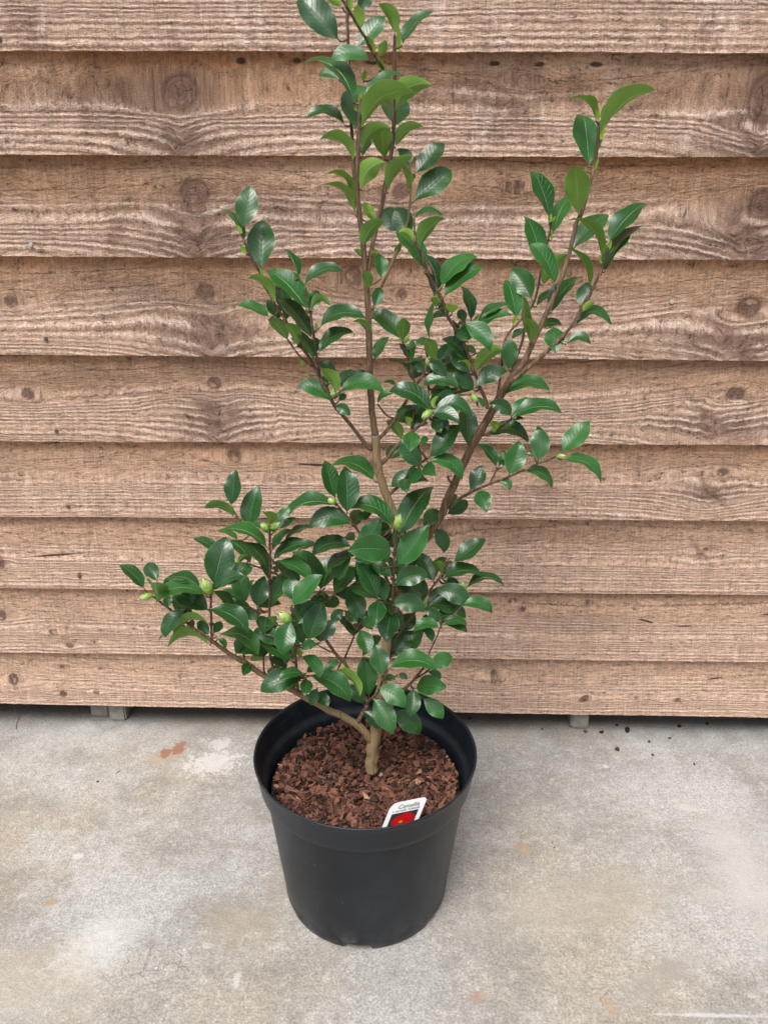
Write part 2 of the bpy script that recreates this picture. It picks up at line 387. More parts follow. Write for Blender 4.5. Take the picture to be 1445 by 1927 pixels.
# ------------------------------------------------------------------ board wall
LAPL = [95, 291, 481, 666, 828, 970, 1104, 1226, 1322]
LAPR = [99, 295, 489, 677, 836, 978, 1118, 1244, 1349]
KNOTS = [  # px, py, rx, ry, angle, spike?  (photo pixels on the wall)
 (338,172,26,26,0,0),(340,268,30,26,-25,1),(985,150,9,9,0,0),(1442,185,26,36,0,0),(1425,282,40,14,-35,1),
 (365,362,22,21,0,0),(372,452,36,46,-25,1),(975,352,8,8,0,0),(1440,385,24,22,0,0),(1400,455,55,30,-40,1),(755,360,12,12,0,0),
 (385,552,14,15,0,0),(398,632,30,42,-20,1),(665,522,14,14,0,0),(755,555,9,9,0,0),(18,568,10,9,0,0),(1410,578,18,15,0,0),(1370,648,50,24,-40,1),
 (403,722,11,11,0,0),(408,792,26,38,-20,1),(1385,742,14,11,0,0),(1340,803,40,18,-40,1),(52,742,10,10,0,0),
 (440,860,10,12,0,0),(1362,890,9,7,0,0),(1332,928,24,14,-45,1),(700,878,8,8,0,0),(830,1000,9,16,0,1),
 (151,1083,5,5,0,0),(1318,1047,14,9,-50,1),(1330,1035,4,4,0,0),(3,1062,7,8,0,0),
 (3,1160,9,9,0,0),(100,1190,8,7,0,0),(178,1207,4,3,0,0),(985,1149,5,5,0,0),(1107,1137,4,4,0,0),(960,1135,4,4,0,0),(133,1214,7,6,0,0),
 (25,1280,9,12,0,0),(55,1250,5,5,0,0),(115,1258,5,5,0,0),(188,1261,4,3,0,0),(182,1302,6,5,0,0),(120,1305,7,7,0,0),(1098,1315,9,6,30,0),(1274,1318,5,5,0,0),(340,1275,5,4,0,0),(930,1275,5,14,10,0)]
ORANGE = [(600, 320, 260, 26, .9), (400, 315, 150, 30, .7), (1150, 115, 260, 18, .9), (1250, 120, 150, 28, .8), (1230, 505, 130, 22, .5), (40, 120, 80, 16, .5), (1100, 1000, 350, 22, .7), (300, 700, 120, 30, .4), (60, 910, 80, 50, .5), (1050, 850, 200, 16, .6), (250, 860, 200, 18, .3)]
GREYED = [(230,185,190,40,.5),(470,405,120,45,.55),(330,560,170,40,.5),(920,165,230,35,.5),(700,390,260,28,.4),(1260,160,150,40,.35),(650,545,120,25,.35),(690,705,330,25,.35),(980,372,110,30,.35),(1040,580,140,22,.25),(150,720,140,25,.3),(1000,1010,260,18,.3),(1100,1175,140,22,.25),(250,1190,180,30,.2)]
def wall_pt(px, py): p = atY(px, py, WALLY-.012); return p.x, p.z
def build_wall():
    root = empty("board_wall", (0, WALLY, 0))
    tag(root, "rough sawn brown overlapping horizontal boards behind the potted shrub", "wall")
    lines = []
    for l, r in zip(LAPL, LAPR):
        a, b = wall_pt(0, l), wall_pt(PW, r)
        s = (b[1]-a[1])/(b[0]-a[0]); lines.append((a[1]-s*a[0], s))     # z = c + s x
    h = .128
    top = [(lines[0][0]+h*i, lines[0][1]*.7) for i in range(8, 0, -1)]
    lines = top+lines
    kn = []
    for (px, py, rx, ry, an, sp) in KNOTS:
        kx, kz = wall_pt(px, py); sc = WALLY/FPX*1.06
        kn.append((kx, kz, rx*sc, ry*sc, math.radians(an), sp))
    xs = np.concatenate([np.linspace(-2.4, -.8, 80, endpoint=False), np.linspace(-.8, .8, 620), np.linspace(.8, 2.4, 81)[1:]])
    V = []; F = []; A = {n: [] for n in ('grain', 'knot', 'ring', 'zl', 'bid', 'halo', 'kang', 'fresh', 'spike')}
    base = 0
    for bi, (c0, s0) in enumerate(lines):
        if bi == 0: up_c, up_s = c0+h, s0
        else: up_c, up_s = lines[bi-1]
        nearview = bi >= 7
        nr = 52 if nearview else 8
        ts = np.linspace(0, 1.0, nr)
        r1, r2, r3 = rng.random(3)*50
        wob = np.array([mnoise.noise(Vector((x*2.3+bi*9.1, r1, 0)))*.0016 + mnoise.noise(Vector((x*9+bi*3.1, r2, 0)))*.0008 + mnoise.noise(Vector((x*55, r3, bi)))*.0008+mnoise.noise(Vector((x*170, r3, bi+9)))*.0006 for x in xs])
        zb = c0+s0*xs+wob; zt = up_c+up_s*xs+.018
        Z = zb[None, :]+(zt-zb)[None, :]*ts[:, None]; X = np.repeat(xs[None, :], nr, 0)
        cup = np.array([mnoise.noise(Vector((x*1.1+bi*4.7, 3.3, bi)))*.002 for x in xs])
        Y = WALLY-.016+.0135*ts[:, None]+cup[None, :]*(1-ts[:, None])
        # low-frequency wander of the grain
        lf = np.array([mnoise.noise(Vector((x*1.6+bi*5.3, 1.7*bi, 0)))*.021+mnoise.noise(Vector((x*3.4+bi*5.3, 7.7, bi)))*.0035 for x in xs])
        zl = (Z-zb[None, :])/(zt-zb)[None, :]
        zz = Z-zb[None, :]
        arch = lf[None, :]*(np.clip(zl, 0, 1.2)**2.0*2.5+.10)
        psi = zz+arch
        Zr = Z.copy()
        knot = np.zeros_like(Z); ring = np.ones_like(Z); halo = np.zeros_like(Z); kang = np.zeros_like(Z); spike = np.zeros_like(Z)
        for (kx, kz, rx, ry, an, sp) in kn:
            zm = (up_c+up_s*kx); zlo = c0+s0*kx
            if not (zlo-.01 < kz < zm+.004): continue
            dx, dz = X-kx, Z-kz
            # stream lines bending round the knot
            ex, ez = dx/2.6, dz
            R = max(rx, ry)*1.25; d2 = ex**2+ez**2
            psi -= np.where(d2 > R*R, R*R/np.maximum(d2, 1e-9), 1.)*ez*(.75 if not sp else .55)*np.exp(-d2/(9*R*R))
            ca, sa = math.cos(an), math.sin(an)
            a = (dx*ca+dz*sa)/rx; b = (-dx*sa+dz*ca)/ry
            warp = 1+.06*np.sin(np.arctan2(b, a)*2+kx*40)+.03*np.sin(np.arctan2(b, a)*5+kz*90)
            if sp: a = a*(1+.9*np.clip(-b, -.6, .6))        # a spike knot is a wedge, cut along its length
            d = np.sqrt(a*a+b*b)/warp
            if sp: spike = np.maximum(spike, np.clip((1.6-d)/.6, 0, 1))
            m = np.clip((1.16-d)/(.6 if sp else .24), 0, 1); m = m*m*(3-2*m)
            if sp: m *= .8
            if max(rx, ry) > .018:
                psi += (.011 if sp else .004)*np.exp(-np.abs(dx)/.055)*np.clip((zm-Z)/(zm-zlo), 0, 1)
            upd = d < ring*1.0
            ring = np.where(d < 1.2, np.minimum(ring, d), ring)
            knot = np.maximum(knot, m)
            halo = np.maximum(halo, np.clip(1-np.abs(d-1.05)/.55, 0, 1)*(.8 if not sp else .4)*min(1, max(rx, ry)/.012))
            halo = np.maximum(halo, np.exp(-((dx/(rx*2.8))**2+(dz/(ry*1.3))**2))*(.85 if max(rx, ry) > .016 else .25))
            kang = np.where(d < 1.3, np.arctan2(b, a), kang)
        freq = 1/(.0078 if bi < 12 else .0056)
        grain = psi*freq*(1-.42*np.clip(zl-.35, 0, 1))
        grain = grain+.42*np.sin(grain*.83+bi)+.22*np.sin(grain*1.37+2*bi)
        for (px, py, rx, ry, f) in GREYED:         # weathered darker, with a shape of its own on each board
            ox, oz = wall_pt(px, py); sc = WALLY/FPX
            if c0+s0*ox < oz < up_c+up_s*ox+.02:
                wv_ = 1+.35*np.sin(X*37+bi)+.25*np.sin(X*91+2*bi)
                halo = np.maximum(halo, f*np.exp(-((X-ox)/(rx*sc))**4-((Z-oz)/(ry*sc*wv_))**4))
        fresh = np.zeros_like(Z)
        for (px, py, rx, ry, f) in ORANGE:
            ox, oz = wall_pt(px, py); sc = WALLY/FPX
            if c0+s0*ox < oz < up_c+up_s*ox+.02:
                fresh = np.maximum(fresh, f*np.exp(-((X-ox)/(rx*sc))**2-((Z-oz)/(ry*sc))**2))
        if bi >= 11: fresh = np.maximum(fresh, .30+.14*(bi-11))
        n = len(xs)
        fid = lambda r, c: base+r*n+c
        V.append(np.stack([X, Y, Z], -1).reshape(-1, 3))
        for nme, arr in (('grain', grain), ('knot', knot), ('ring', ring), ('zl', zl), ('halo', halo), ('kang', kang), ('fresh', fresh), ('spike', spike)): A[nme].append(arr.ravel())
        A['bid'].append(np.full(Z.size, bi*1.37))
        idx = base+np.arange(nr*n).reshape(nr, n)
        F.append(np.stack([idx[:-1, :-1], idx[:-1, 1:], idx[1:, 1:], idx[1:, :-1]], -1).reshape(-1, 4))
        base += nr*n
        # underside and back of the board
        und = np.concatenate([np.stack([xs, Y[0], zb], -1), np.stack([xs, np.full(n, WALLY+.002), zb+.0008], -1), np.stack([xs, np.full(n, WALLY+.002), zt], -1), np.stack([xs, Y[-1], zt], -1)])
        V.append(und); idx = base+np.arange(4*n).reshape(4, n)
        F.append(np.stack([idx[1:, :-1], idx[1:, 1:], idx[:-1, 1:], idx[:-1, :-1]], -1).reshape(-1, 4))
        for nme in A: A[nme].append(np.full(4*n, bi*1.37 if nme == 'bid' else (1. if nme == 'ring' else .1)))
        base += 4*n
    V = np.concatenate(V); F = np.concatenate(F)
    me = bpy.data.meshes.new("board_panel")
    me.vertices.add(len(V)); me.vertices.foreach_set('co', V.astype(np.float32).ravel())
    me.loops.add(F.size); me.loops.foreach_set('vertex_index', F.astype(np.int32).ravel())
    me.polygons.add(len(F)); me.polygons.foreach_set('loop_start', np.arange(0, F.size, 4, dtype=np.int32))
    me.update(calc_edges=True)
    for nme in A: fattr(me, nme, np.concatenate(A[nme]))
    o = obj("board_panel", me, WOOD); child_of(o, root)
    # posts that stand behind the boards and show under them
    def post(x0, x1, y0, y1, z1, label, tilt=0):
        bm = bmesh.new(); bmesh.ops.create_cube(bm, size=1)
        for v in bm.verts:
            v.co = Vector((x0+(v.co.x+.5)*(x1-x0)+(v.co.z-.5)*tilt, y0+(v.co.y+.5)*(y1-y0), (v.co.z+.5)*z1))
        bmesh.ops.bevel(bm, geom=bm.edges[:], offset=.003, segments=2, affect='EDGES')
        m = bpy.data.meshes.new("post"); bm.to_mesh(m); bm.free()
        p = obj("post", m, POSTM); child_of(p, root); tag(p, label)
    a = atZ(170, 1352, 0); b = atZ(204, 1355, 0); c = atZ(206, 1357, 0); d = atZ(238, 1357, 0)
    post(a.x, b.x, a.y+.004, a.y+.07, 1.9, "left grey post foot with rough split grain")
    post(c.x, d.x, c.y, c.y+.07, 1.9, "left grey post foot beside the split")
    a = atZ(1073, 1372, 0); b = atZ(1107, 1374, 0)
    post(a.x, b.x, a.y, a.y+.05, 1.9, "narrow right post foot with dirt round it")
    post(-1.6, -1.53, 1.145, 1.22, 1.9, None); post(1.5, 1.57, 1.145, 1.22, 1.9, None)
    bm = bmesh.new(); bmesh.ops.create_cube(bm, size=1)  # unseen panel, added to keep light out of the gap under the boards
    for v in bm.verts: v.co = Vector((v.co.x*4.8, WALLY+.16+v.co.y*.02, (v.co.z+.5)*1.9))
    m = bpy.data.meshes.new("gap_light_blocker"); bm.to_mesh(m); bm.free(); o = obj("gap_light_blocker", m, GAP_BLOCK); child_of(o, root)
    # nail heads
    for (px, py, r, dk) in ((2,75,4,1),(28,270,4,0),(60,460,4,0),(88,637,4,1),(108,810,4,1),(130,952,4,1),(1265,568,4,0),(150,1084,3,1)):
        x, z = wall_pt(px, py)
        # find the face of the board here
        y = WALLY-.0145
        for bi, (c0, s0) in enumerate(lines):
            uc, us = lines[bi-1] if bi else (c0+h, s0)
            if c0+s0*x < z < uc+us*x: y = WALLY-.016+.0135*(z-c0-s0*x)/(uc+us*x+.018-c0-s0*x)
        rr = r*WALLY/FPX
        bm = bmesh.new()
        bmesh.ops.create_cone(bm, cap_ends=True, segments=14, radius1=rr, radius2=rr*.8, depth=.002)
        for v in bm.verts: v.co = Vector((v.co.x, -v.co.z, v.co.y))+Vector((x, y-.0015, z))
        bmesh.ops.recalc_face_normals(bm, faces=bm.faces[:])
        m = bpy.data.meshes.new("nail"); bm.to_mesh(m); bm.free()
        o = obj("nail", m, NAILD if dk else NAILM); child_of(o, root)
build_wall()

# ------------------------------------------------------------------ pot
POT = Vector((-.0347, .796, 0)); PR, PB, PHT = .140, .1065, .2226
SOILZ = .176
def build_pot():
    root = empty("plant_pot", POT)
    tag(root, "round black plastic pot with deep rim band standing on concrete", "pot")
    N = 160
    # outer wall and rim collar: (radius, height)
    zb = PHT-.041
    def wall_r(z): return PB+(z/zb)*(.1275-PB)
    prof = [(PB-.020, .0035), (PB-.006, .0035), (PB-.0015, .0), (PB, .002), (PB+.0018, .010), (wall_r(.014), .014)]
    prof += [(wall_r(z), z) for z in np.linspace(.025, zb-.006, 9)]
    prof += [(wall_r(zb-.002), zb-.002), (.1290, zb), (.1322, zb+.0012), (.1335, zb+.004), (.1345, zb+.010)]
    prof += [(.1345+.0045*t, zb+.010+(PHT-zb-.013)*t) for t in (.25, .5, .75, 1)]
    prof += [(PR-.0002, PHT-.0012), (PR-.0012, PHT), (PR-.0028, PHT-.0006), (PR-.0040, PHT-.004), (.1335, PHT-.030), (.1315, PHT-.036), (.1275, PHT-.0385), (.1255, PHT-.042), (.1225, PHT-.06), (.1185, .11), (.102, .012), (.0, .010)]
    V = []; F = []
    for i, (r, z) in enumerate(prof):
        for j in range(N):
            a = 2*math.pi*j/N
            zz = z
            # drain notches round the foot
            deg = (math.degrees(a)+90+3) % 60
            if i in (1, 2, 3) and (abs(deg-0) < 9 or abs(deg-60) < 9): zz = max(z, .0075)
            if i == 4 and (abs(deg) < 9 or abs(deg-60) < 9): zz = .0105
            rr = r*(1+.0025*math.sin(2*a+1))
            V.append((rr*math.cos(a), rr*math.sin(a), zz))
    for i in range(len(prof)-1):
        for j in range(N):
            F.append((i*N+j, i*N+(j+1) % N, (i+1)*N+(j+1) % N, (i+1)*N+j))
    me = mesh("body", V, F)
    o = obj("body", me, PLAST, root)
    # bottom disc
    return root
build_pot()

# ------------------------------------------------------------------ bark mulch
def chip_geo(bmV, bmF, rn, c, L, Wd, T, rot):
    n = rng.integers(4, 7); b = len(bmV)
    an = np.sort(rng.random(n)*.5+np.arange(n))*2*math.pi/n
    rad = .72+.42*rng.random(n)
    for s in (-1, 1):
        for a, r in zip(an, rad):
            p = Vector((math.cos(a)*r*L, math.sin(a)*r*Wd, s*T*.5*(1+.6*(rng.random()-.5))+.12*L*math.cos(2*a)))
            if s > 0: p.x *= .86; p.y *= .84
            bmV.append(c+rot @ p)
    bmF.append([b+i for i in range(n)][::-1]); bmF.append([b+n+i for i in range(n)])
    for i in range(n): bmF.append([b+i, b+(i+1) % n, b+n+(i+1) % n, b+n+i])
    rn.extend([rng.random()]*(2*n))
def build_mulch():
    V, F, R = [], [], []
    rad = .1205
    # bed underneath
    N = 48; V.append(Vector((POT.x, POT.y, SOILZ-.006)))
    for i in range(N):
        a = 2*math.pi*i/N; V.append(Vector((POT.x+rad*math.cos(a), POT.y+rad*math.sin(a), SOILZ-.008)))
    for i in range(N): F.append([0, 1+i, 1+(i+1) % N])
    R += [.05]*(N+1)
    tb = atY(698, 1446, TRY)
    for q in range(5000):
        L = .0030+.0062*rng.random()**1.6; W_ = L*(.38+.5*rng.random())
        if rng.random() < .12: L *= 1.6; W_ = L*.22
        a = rng.random()*2*math.pi; r = (rad-.9*L)*math.sqrt(rng.random())
        x, y = POT.x+r*math.cos(a), POT.y+r*math.sin(a)
        z = SOILZ+.006*mnoise.noise(Vector((x*22, y*22, 1)))+(-.006+.0085*rng.random())
        if (x-tb.x)**2+(y-tb.y)**2 < .0085**2: continue
        e = Matrix.Rotation(rng.random()*6.283, 3, 'Z') @ Matrix.Rotation((rng.random()-.5)*1.5, 3, 'X') @ Matrix.Rotation((rng.random()-.5)*1.2, 3, 'Y')
        chip_geo(V, F, R, Vector((x, y, z)), L, W_, .0006+.0009*rng.random(), e)
    me = mesh("bark_mulch", V, F, False); fattr(me, 'rnd', R)
    o = obj("bark_mulch", me, CHIP)
    tag(o, "reddish brown bark chips covering the soil in the black pot", "mulch", kind='stuff')
TRY = .800
build_mulch()

# ------------------------------------------------------------------ plant label
def build_tag():
    bl, br, tl, tr = (715, 1567), (783, 1553), (737, 1513), (798, 1499)
    Y0 = .692
    def on(px, py):
        d = ray(px, py); n = Vector((.22, -1, .30)).normalized()     # leans back a little, turned to the right
        q = atY(716, 1565, Y0); t = (q-CAM).dot(n)/d.dot(n); return CAM+d*t
    A, B, C = on(*bl), on(*br), on(*tl)
    U = B-A; Vv = C-A
    Un = U.normalized(); Nn = Un.cross(Vv).normalized(); 
    root = empty("plant_label", A-Vv*.4)
    tag(root, "white plastic plant tag with a red flower picture stuck in the bark", "plant tag")
    def P(u, v, o=0): return A+U*u+Vv*v+Nn*o
    card = [(0, -.75), (1, -.75), (1, .86)]
    card += [(1-.12*(1-math.cos(t)), .86+.14*math.sin(t)) for t in np.linspace(.2, math.pi/2, 6)]
    card += [(.20-.20*math.sin(t), 1.0-.24*(1-math.cos(t))) for t in np.linspace(.1, math.pi/2, 8)]
    V = [P(u, v, s) for s in (-.0003, .0003) for u, v in card]; n = len(card)
    F = [list(range(n))[::-1], [n+i for i in range(n)]]+[[i, (i+1) % n, n+(i+1) % n, n+i] for i in range(n)]
    white = mat_plain("white_label_card", (.80, .80, .80), .35, .5, 40, .03)
    o = obj("card", mesh("card", V, F, False), white); child_of(o, root)
    def poly(name, pts, off, mat, parent):
        V = [P(u, v, off) for u, v in pts]; o = obj(name, mesh(name, V, [list(range(len(V)))], False), mat); 
        child_of(o, parent); return o
    dark = mat_plain("dark_print", (.03, .028, .032), .35, .5, 900, .6)
    red = mat_plain("red_print", (.42, .007, .009), .35, .5, 700, .35)
    yel = mat_plain("orange_print", (.62, .22, .02), .35, .5, 900, .4)
    pic = poly("picture", [(.13, -.6), (.87, -.6), (.87, .60), (.13, .60)], .0006, dark, root)
    def blob(cx, cy, rx, ry, nl, am, ph):
        return [(cx+rx*(1+am*math.sin(nl*t+ph))*math.cos(t), cy+ry*(1+am*math.sin(nl*t+ph))*math.sin(t)) for t in np.linspace(0, 2*math.pi, 48, endpoint=False)]
    V = []; F = []
    def addb(pts, off):
        b = len(V); V.append(P(sum(p[0] for p in pts)/len(pts), sum(p[1] for p in pts)/len(pts), off)); V.extend(P(u, v, off) for u, v in pts)
        m = len(pts); F.extend([b, b+1+i, b+1+(i+1) % m] for i in range(m))
    for (cx, cy, rx, ry) in ((.36, .33, .16, .16), (.55, .42, .18, .15), (.72, .33, .14, .14), (.62, .14, .17, .2), (.38, .08, .17, .16), (.26, -.1, .11, .14), (.5, .22, .2, .2)):
        addb(blob(cx, cy, rx, ry, 3, .05, cx*9), .0009+.00002*len(V)/49)
    m = mesh("flower_print", V, F, False); o = obj("flower_print", m, red); 
    child_of(o, root); o.parent = pic; o.matrix_parent_inverse = Matrix()
    st = poly("stamen_print", blob(.47, .27, .06, .04, 5, .2, 0), .0014, yel, root)
    st.parent = pic; st.matrix_parent_inverse = Matrix()
    ink = mat_plain("grey_ink", (.04, .04, .05), .4, .4, 100, .05)
    for (txt, u0, u1, v0, hh, nm) in (("Camellia", .25, .84, .755, .145, "title_lettering"), ("x vernalis Yuletide", .12, .88, .645, .085, "subtitle_lettering")):
        cu = bpy.data.curves.new(nm, 'FONT'); cu.body = txt; cu.size = 1
        t = bpy.data.objects.new(nm, cu); COL.objects.link(t)
        dg = bpy.context.evaluated_depsgraph_get(); me = bpy.data.meshes.new_from_object(t.evaluated_get(dg))
        bpy.data.objects.remove(t)
        co = np.array([v.co for v in me.vertices]); mn, mx = co.min(0), co.max(0)
        for v in me.vertices:
            uu = u0+(v.co.x-mn[0])/(mx[0]-mn[0])*(u1-u0); vv = v0+v.co.y/.7*hh
            v.co = P(uu, vv, .0008)
        me.name = nm; me.materials.clear()
        o = obj(nm, me, ink); child_of(o, root)
build_tag()
# ------------------------------------------------------------------ shrub
# stems: each path is (x, y, radius, distance) - picture position of the joint, stem radius in mm, metres from the lens plane
B0 = .800
STEMS = {
 'trunk': [
  [(699,1452,8.4,.800),(700,1425,8.2,.800),(703,1395,8.0,.800),(709,1350,6.8,.802),(715,1305,6.4,.806),(721,1260,6,.81),(728,1200,5.8,.815),(743,1140,5.4,.818),(754,1095,5.2,.82),(756,1045,5,.82),(750,995,5,.818),(743,972,5,.815),(731,940,4.8,.812),(716,897,4.7,.808),(709,860,4.9,.805),(705,818,4.6,.803)],
  [(705,818,4.1,.803),(702,790,3.6,.802),(698,740,3.5,.80),(695.5,690,3.5,.80),(693,585,3.4,.80),(687,506,3.1,.80),(681,438,2.7,.80),(673,365,2.3,.795),(673,294,2.1,.79),(676,240,2.0,.787),(677.5,208,1.8,.785),(678,186,1.5,.785)]],
 'back_leader': [[(676,410,1.9,.805),(668,350,1.8,.812),(664,290,1.7,.82),(660,220,1.6,.825),(656,140,1.6,.83),(655,70,1.5,.83),(651,-40,1.4,.83)]],
 'right_leader': [[(692,530,2.4,.802),(694,497,2.3,.804),(702,455,2.2,.806),(711,415,2.2,.808),(720,375,2.1,.81),(727,339,2.1,.81),(736,290,2,.81),(741,242,1.9,.81),(742.5,138,1.7,.81),(742.5,68,1.4,.81)],
   [(738,185,1.2,.81),(734,152,1.3,.805),(721,127,1.3,.80),(706,104,1.3,.795),(690,74,1.25,.79),(678.5,57,1.2,.785),(662,28,1.1,.78),(644,-2,1.1,.775),(630,-30,1,.77)]],
 'tan_stem': [[(700,600,1.5,.82),(703,573,1.6,.825),(722,530,1.6,.83),(743,482,1.6,.835),(760,440,1.5,.84),(770,395,1.4,.84),(773,340,1.3,.84),(771,314,1.1,.84)]],
 'mid_right': [[(917,768,2.2,.835),(913,750,2.0,.832),(906,734,1.9,.83),(894,705,1.8,.822),(885,680,1.8,.818),(876,653,1.7,.815),(863,628,1.7,.81),(839,589,1.6,.805),(832,563,1.6,.802),(811,524,1.5,.80),(793,480,1.4,.795),(782,456,1.2,.792)]],
 'mid_right_twig': [[(873,640,1.0,.815),(880,625,1.0,.83),(890,606,.9,.84),(896,600,.8,.842)]],
 'right_limb': [[(738,1170,4.2,.825),(755,1110,4.4,.828),(775,1060,4.6,.83),(790,1030,4.7,.832),(806,1007,4.8,.835),(831,966,4.8,.838),(850,923,4.7,.84),(871,873,4.6,.845),(899,820,4.6,.85),(930,764,4.6,.855),(946,739,4.6,.858),(962,713,3.9,.86),(987,677,3.4,.865),(1024,598,3.0,.87),(1049,542,2.7,.875),(1068,489,2.4,.88),(1084,421,2.3,.885),(1096,396,2.2,.885),(1115,324,1.9,.89),(1124,274,1.7,.89),(1127,236,1.5,.89)],
   [(941,750,2.6,.856),(958,722,2.6,.85),(987,698,2.5,.845),(1037,654,2.3,.84),(1074,614,2.0,.838),(1096,576,1.9,.835),(1115,542,1.8,.835),(1130,511,1.6,.835),(1140,480,1.4,.835),(1144,466,1.2,.835)],
   [(957,722,1.7,.862),(966,690,1.7,.872),(976,660,1.6,.878),(984,636,1.5,.88),(987,614,1.3,.88)],
   [(936,757,1.6,.86),(942,700,1.5,.875),(951,638,1.4,.89),(979,602,1.3,.90),(1006,566,1.3,.905),(1018,505,1.2,.91),(1030,458,1.1,.91),(1037,418,1.0,.91)],
   [(855,915,1.4,.843),(846,905,1.5,.83),(843,898,1.5,.826)],
   [(905,820,1.7,.85),(930,811,1.5,.838),(946,801,1.4,.832),(962,788,1.2,.826)]],
 'low_right_twig': [[(846,958,1.9,.84),(862,940,1.9,.835),(893,923,1.7,.825),(918,912,1.6,.82),(955,898,1.5,.815),(983,885,1.4,.81),(1011,873,1.3,.808),(1046,859,1.2,.805)],
   [(922,909,1.1,.82),(929,895,1.0,.825),(935,883,.9,.828)]],
 'upper_left': [[(698,846,2.6,.803),(690,838,2.5,.80),(676,820,2.3,.797),(650,788,2.2,.79),(632,767,2.1,.786),(619,745,2.0,.785),(601,709,1.9,.782),(580,670,1.8,.78),(559,643,1.7,.778),(535,599,1.6,.775),(517,572,1.5,.773),(493,520,1.4,.772),(469,475,1.3,.77),(459,452,1.1,.77),(451,434,.9,.77)],
   [(602,709,1.5,.782),(597,680,1.4,.772),(593,650,1.4,.768),(588,615,1.3,.763),(584,585,1.1,.76)],
   [(588,690,1.0,.783),(564,670,1.1,.79),(543,641,1.0,.795),(528,618,.8,.797)]],
 'mid_twigs': [[(710,828,2.3,.805),(730,807,2.1,.815),(754,773,2.0,.822),(782,724,1.9,.828),(796,706,1.7,.83),(804,680,1.4,.83),(801,655,1.2,.83)],
   [(781,724,1.2,.828),(769,679,1.2,.822),(760,648,1.0,.82)],
   [(806,752,1.0,.815),(806,725,1.1,.82),(797,704,1.2,.83)]],
 'inner_twig': [[(718,873,2.4,.808),(738,851,2.2,.812),(754,833,2.0,.812),(780,809,1.7,.81),(796,795,1.4,.806),(811,776,1.2,.80)],
   [(811,774,1.0,.80),(818,757,1.0,.805),(842,745,.9,.808),(868,743,.9,.808),(886,742,.9,.808)],
   [(780,809,1.1,.81),(774,796,1.0,.81)]],
 'centre_spur': [[(731,933,2.0,.812),(750,915,1.9,.81),(766,897,1.6,.805),(772,882,1.3,.80),(790,872,1.2,.795),(803,863,1.1,.792)]],
 'front_spray': [[(742,1150,1.7,.815),(739,1137,1.6,.80),(740,1100,1.5,.785),(741,1075,1.5,.78),(743,1020,1.4,.775),(745,994,1.2,.775)],
   [(739,1137,1.2,.80),(722,1133,1.1,.79),(712,1128,1.0,.785)]],
 'left_spray': [[(748,1130,1.8,.82),(720,1075,1.7,.805),(700,1040,1.6,.80),(671,995,1.5,.795),(651,970,1.3,.792),(635,951,1.2,.79),(630,944,1.0,.79)]],
 'low_right': [[(726,1225,2.0,.815),(760,1180,1.8,.82),(785,1145,1.7,.825),(800,1122,1.6,.825),(815,1103,1.5,.825),(828,1085,1.3,.825),(838,1064,1.2,.825),(846,1050,1.0,.825)],
   [(712,1358,2.4,.803),(737,1331,2.2,.80),(759,1301,2.1,.795),(779,1279,1.9,.79),(803,1248,1.2,.785),(809,1226,1.0,.785),(823,1196,.9,.785),(829,1178,.9,.785),(842,1162,.8,.785)],
   [(779,1279,1.2,.79),(795,1270,1.1,.78),(806,1262,1.0,.775)]],
 'low_left_limb': [[(700,1396,5.8,.800),(694,1388,5.4,.797),(679,1370,4.9,.793),(655,1354,4.6,.79),(620,1337,4.4,.785),(585,1318,4.2,.78),(554,1301,4.0,.775),(520,1284,3.7,.77),(490,1268,3.4,.766),(468,1252,3.2,.763),(445,1239,2.9,.76),(418,1221,2.4,.757),(400,1207,2.2,.755),(373,1189,1.7,.752),(353,1173,1.6,.75),(328,1153,1.4,.748),(301,1133,1.2,.746),(292,1125,1.0,.745)],
   [(399,1206,1.5,.755),(398,1182,1.5,.748),(397,1150,1.4,.742),(397,1119,1.2,.738)],
   [(460,1247,1.2,.763),(458,1215,1.2,.775),(462,1170,1.1,.785),(461,1137,1.0,.79)],
   [(502,1272,1.2,.768),(497,1262,1.1,.766),(496,1238,1.0,.765)]],
 'low_left_spray': [[(561,1303,2.0,.776),(559,1280,1.9,.76),(557,1258,1.8,.752),(555,1222,1.6,.745),(552,1200,1.4,.74),(550,1175,1.3,.737),(549,1168,1.1,.736)]],
 'left_shoot': [[(530,1287,1.7,.772),(512,1250,1.7,.775),(506,1200,1.6,.775),(507,1150,1.5,.772),(508,1060,1.4,.768),(508,1006,1.3,.765),(508,997,1.0,.765)]],
 'back_limb': [[(672,1360,2.8,.79),(682,1342,2.7,.80),(691,1325,2.6,.81),(684,1305,2.5,.822),(664,1272,2.4,.835),(650,1250,2.3,.84),(637,1237,2.2,.843),(615,1207,2.0,.845),(590,1165,1.8,.845),(560,1115,1.6,.84),(530,1075,1.5,.835),(504,1044,1.4,.83),(466,995,1.3,.825),(452,982,1.3,.822),(436,956,1.1,.82)],
   [(690,1325,2.0,.81),(699,1315,1.8,.80),(711,1303,1.7,.79),(718,1285,1.4,.785),(721,1272,1.2,.782)],
   [(648,1240,1.3,.84),(656,1222,1.2,.838),(663,1205,1.1,.836),(670,1183,1.0,.834)],
   [(558,1113,1.2,.84),(520,1081,1.1,.825),(484,1067,1.0,.815),(461,1060,.9,.81)],
   [(629,1229,1.0,.843),(612,1222,.9,.84),(598,1214,.8,.835)]],
}
CROPS = {'P1': (400,0,2.89), 'P2': (850,100,3.211), 'P3': (380,320,3.803), 'P4': (650,420,3.854), 'P5': (700,680,3.211),
 'Q1': (560,840,3.6125), 'Q2': (560,1060,3.6125), 'Q3': (380,880,5.5577), 'Q4': (220,1020,5.5577), 'Q5': (440,1060,5.5577)}
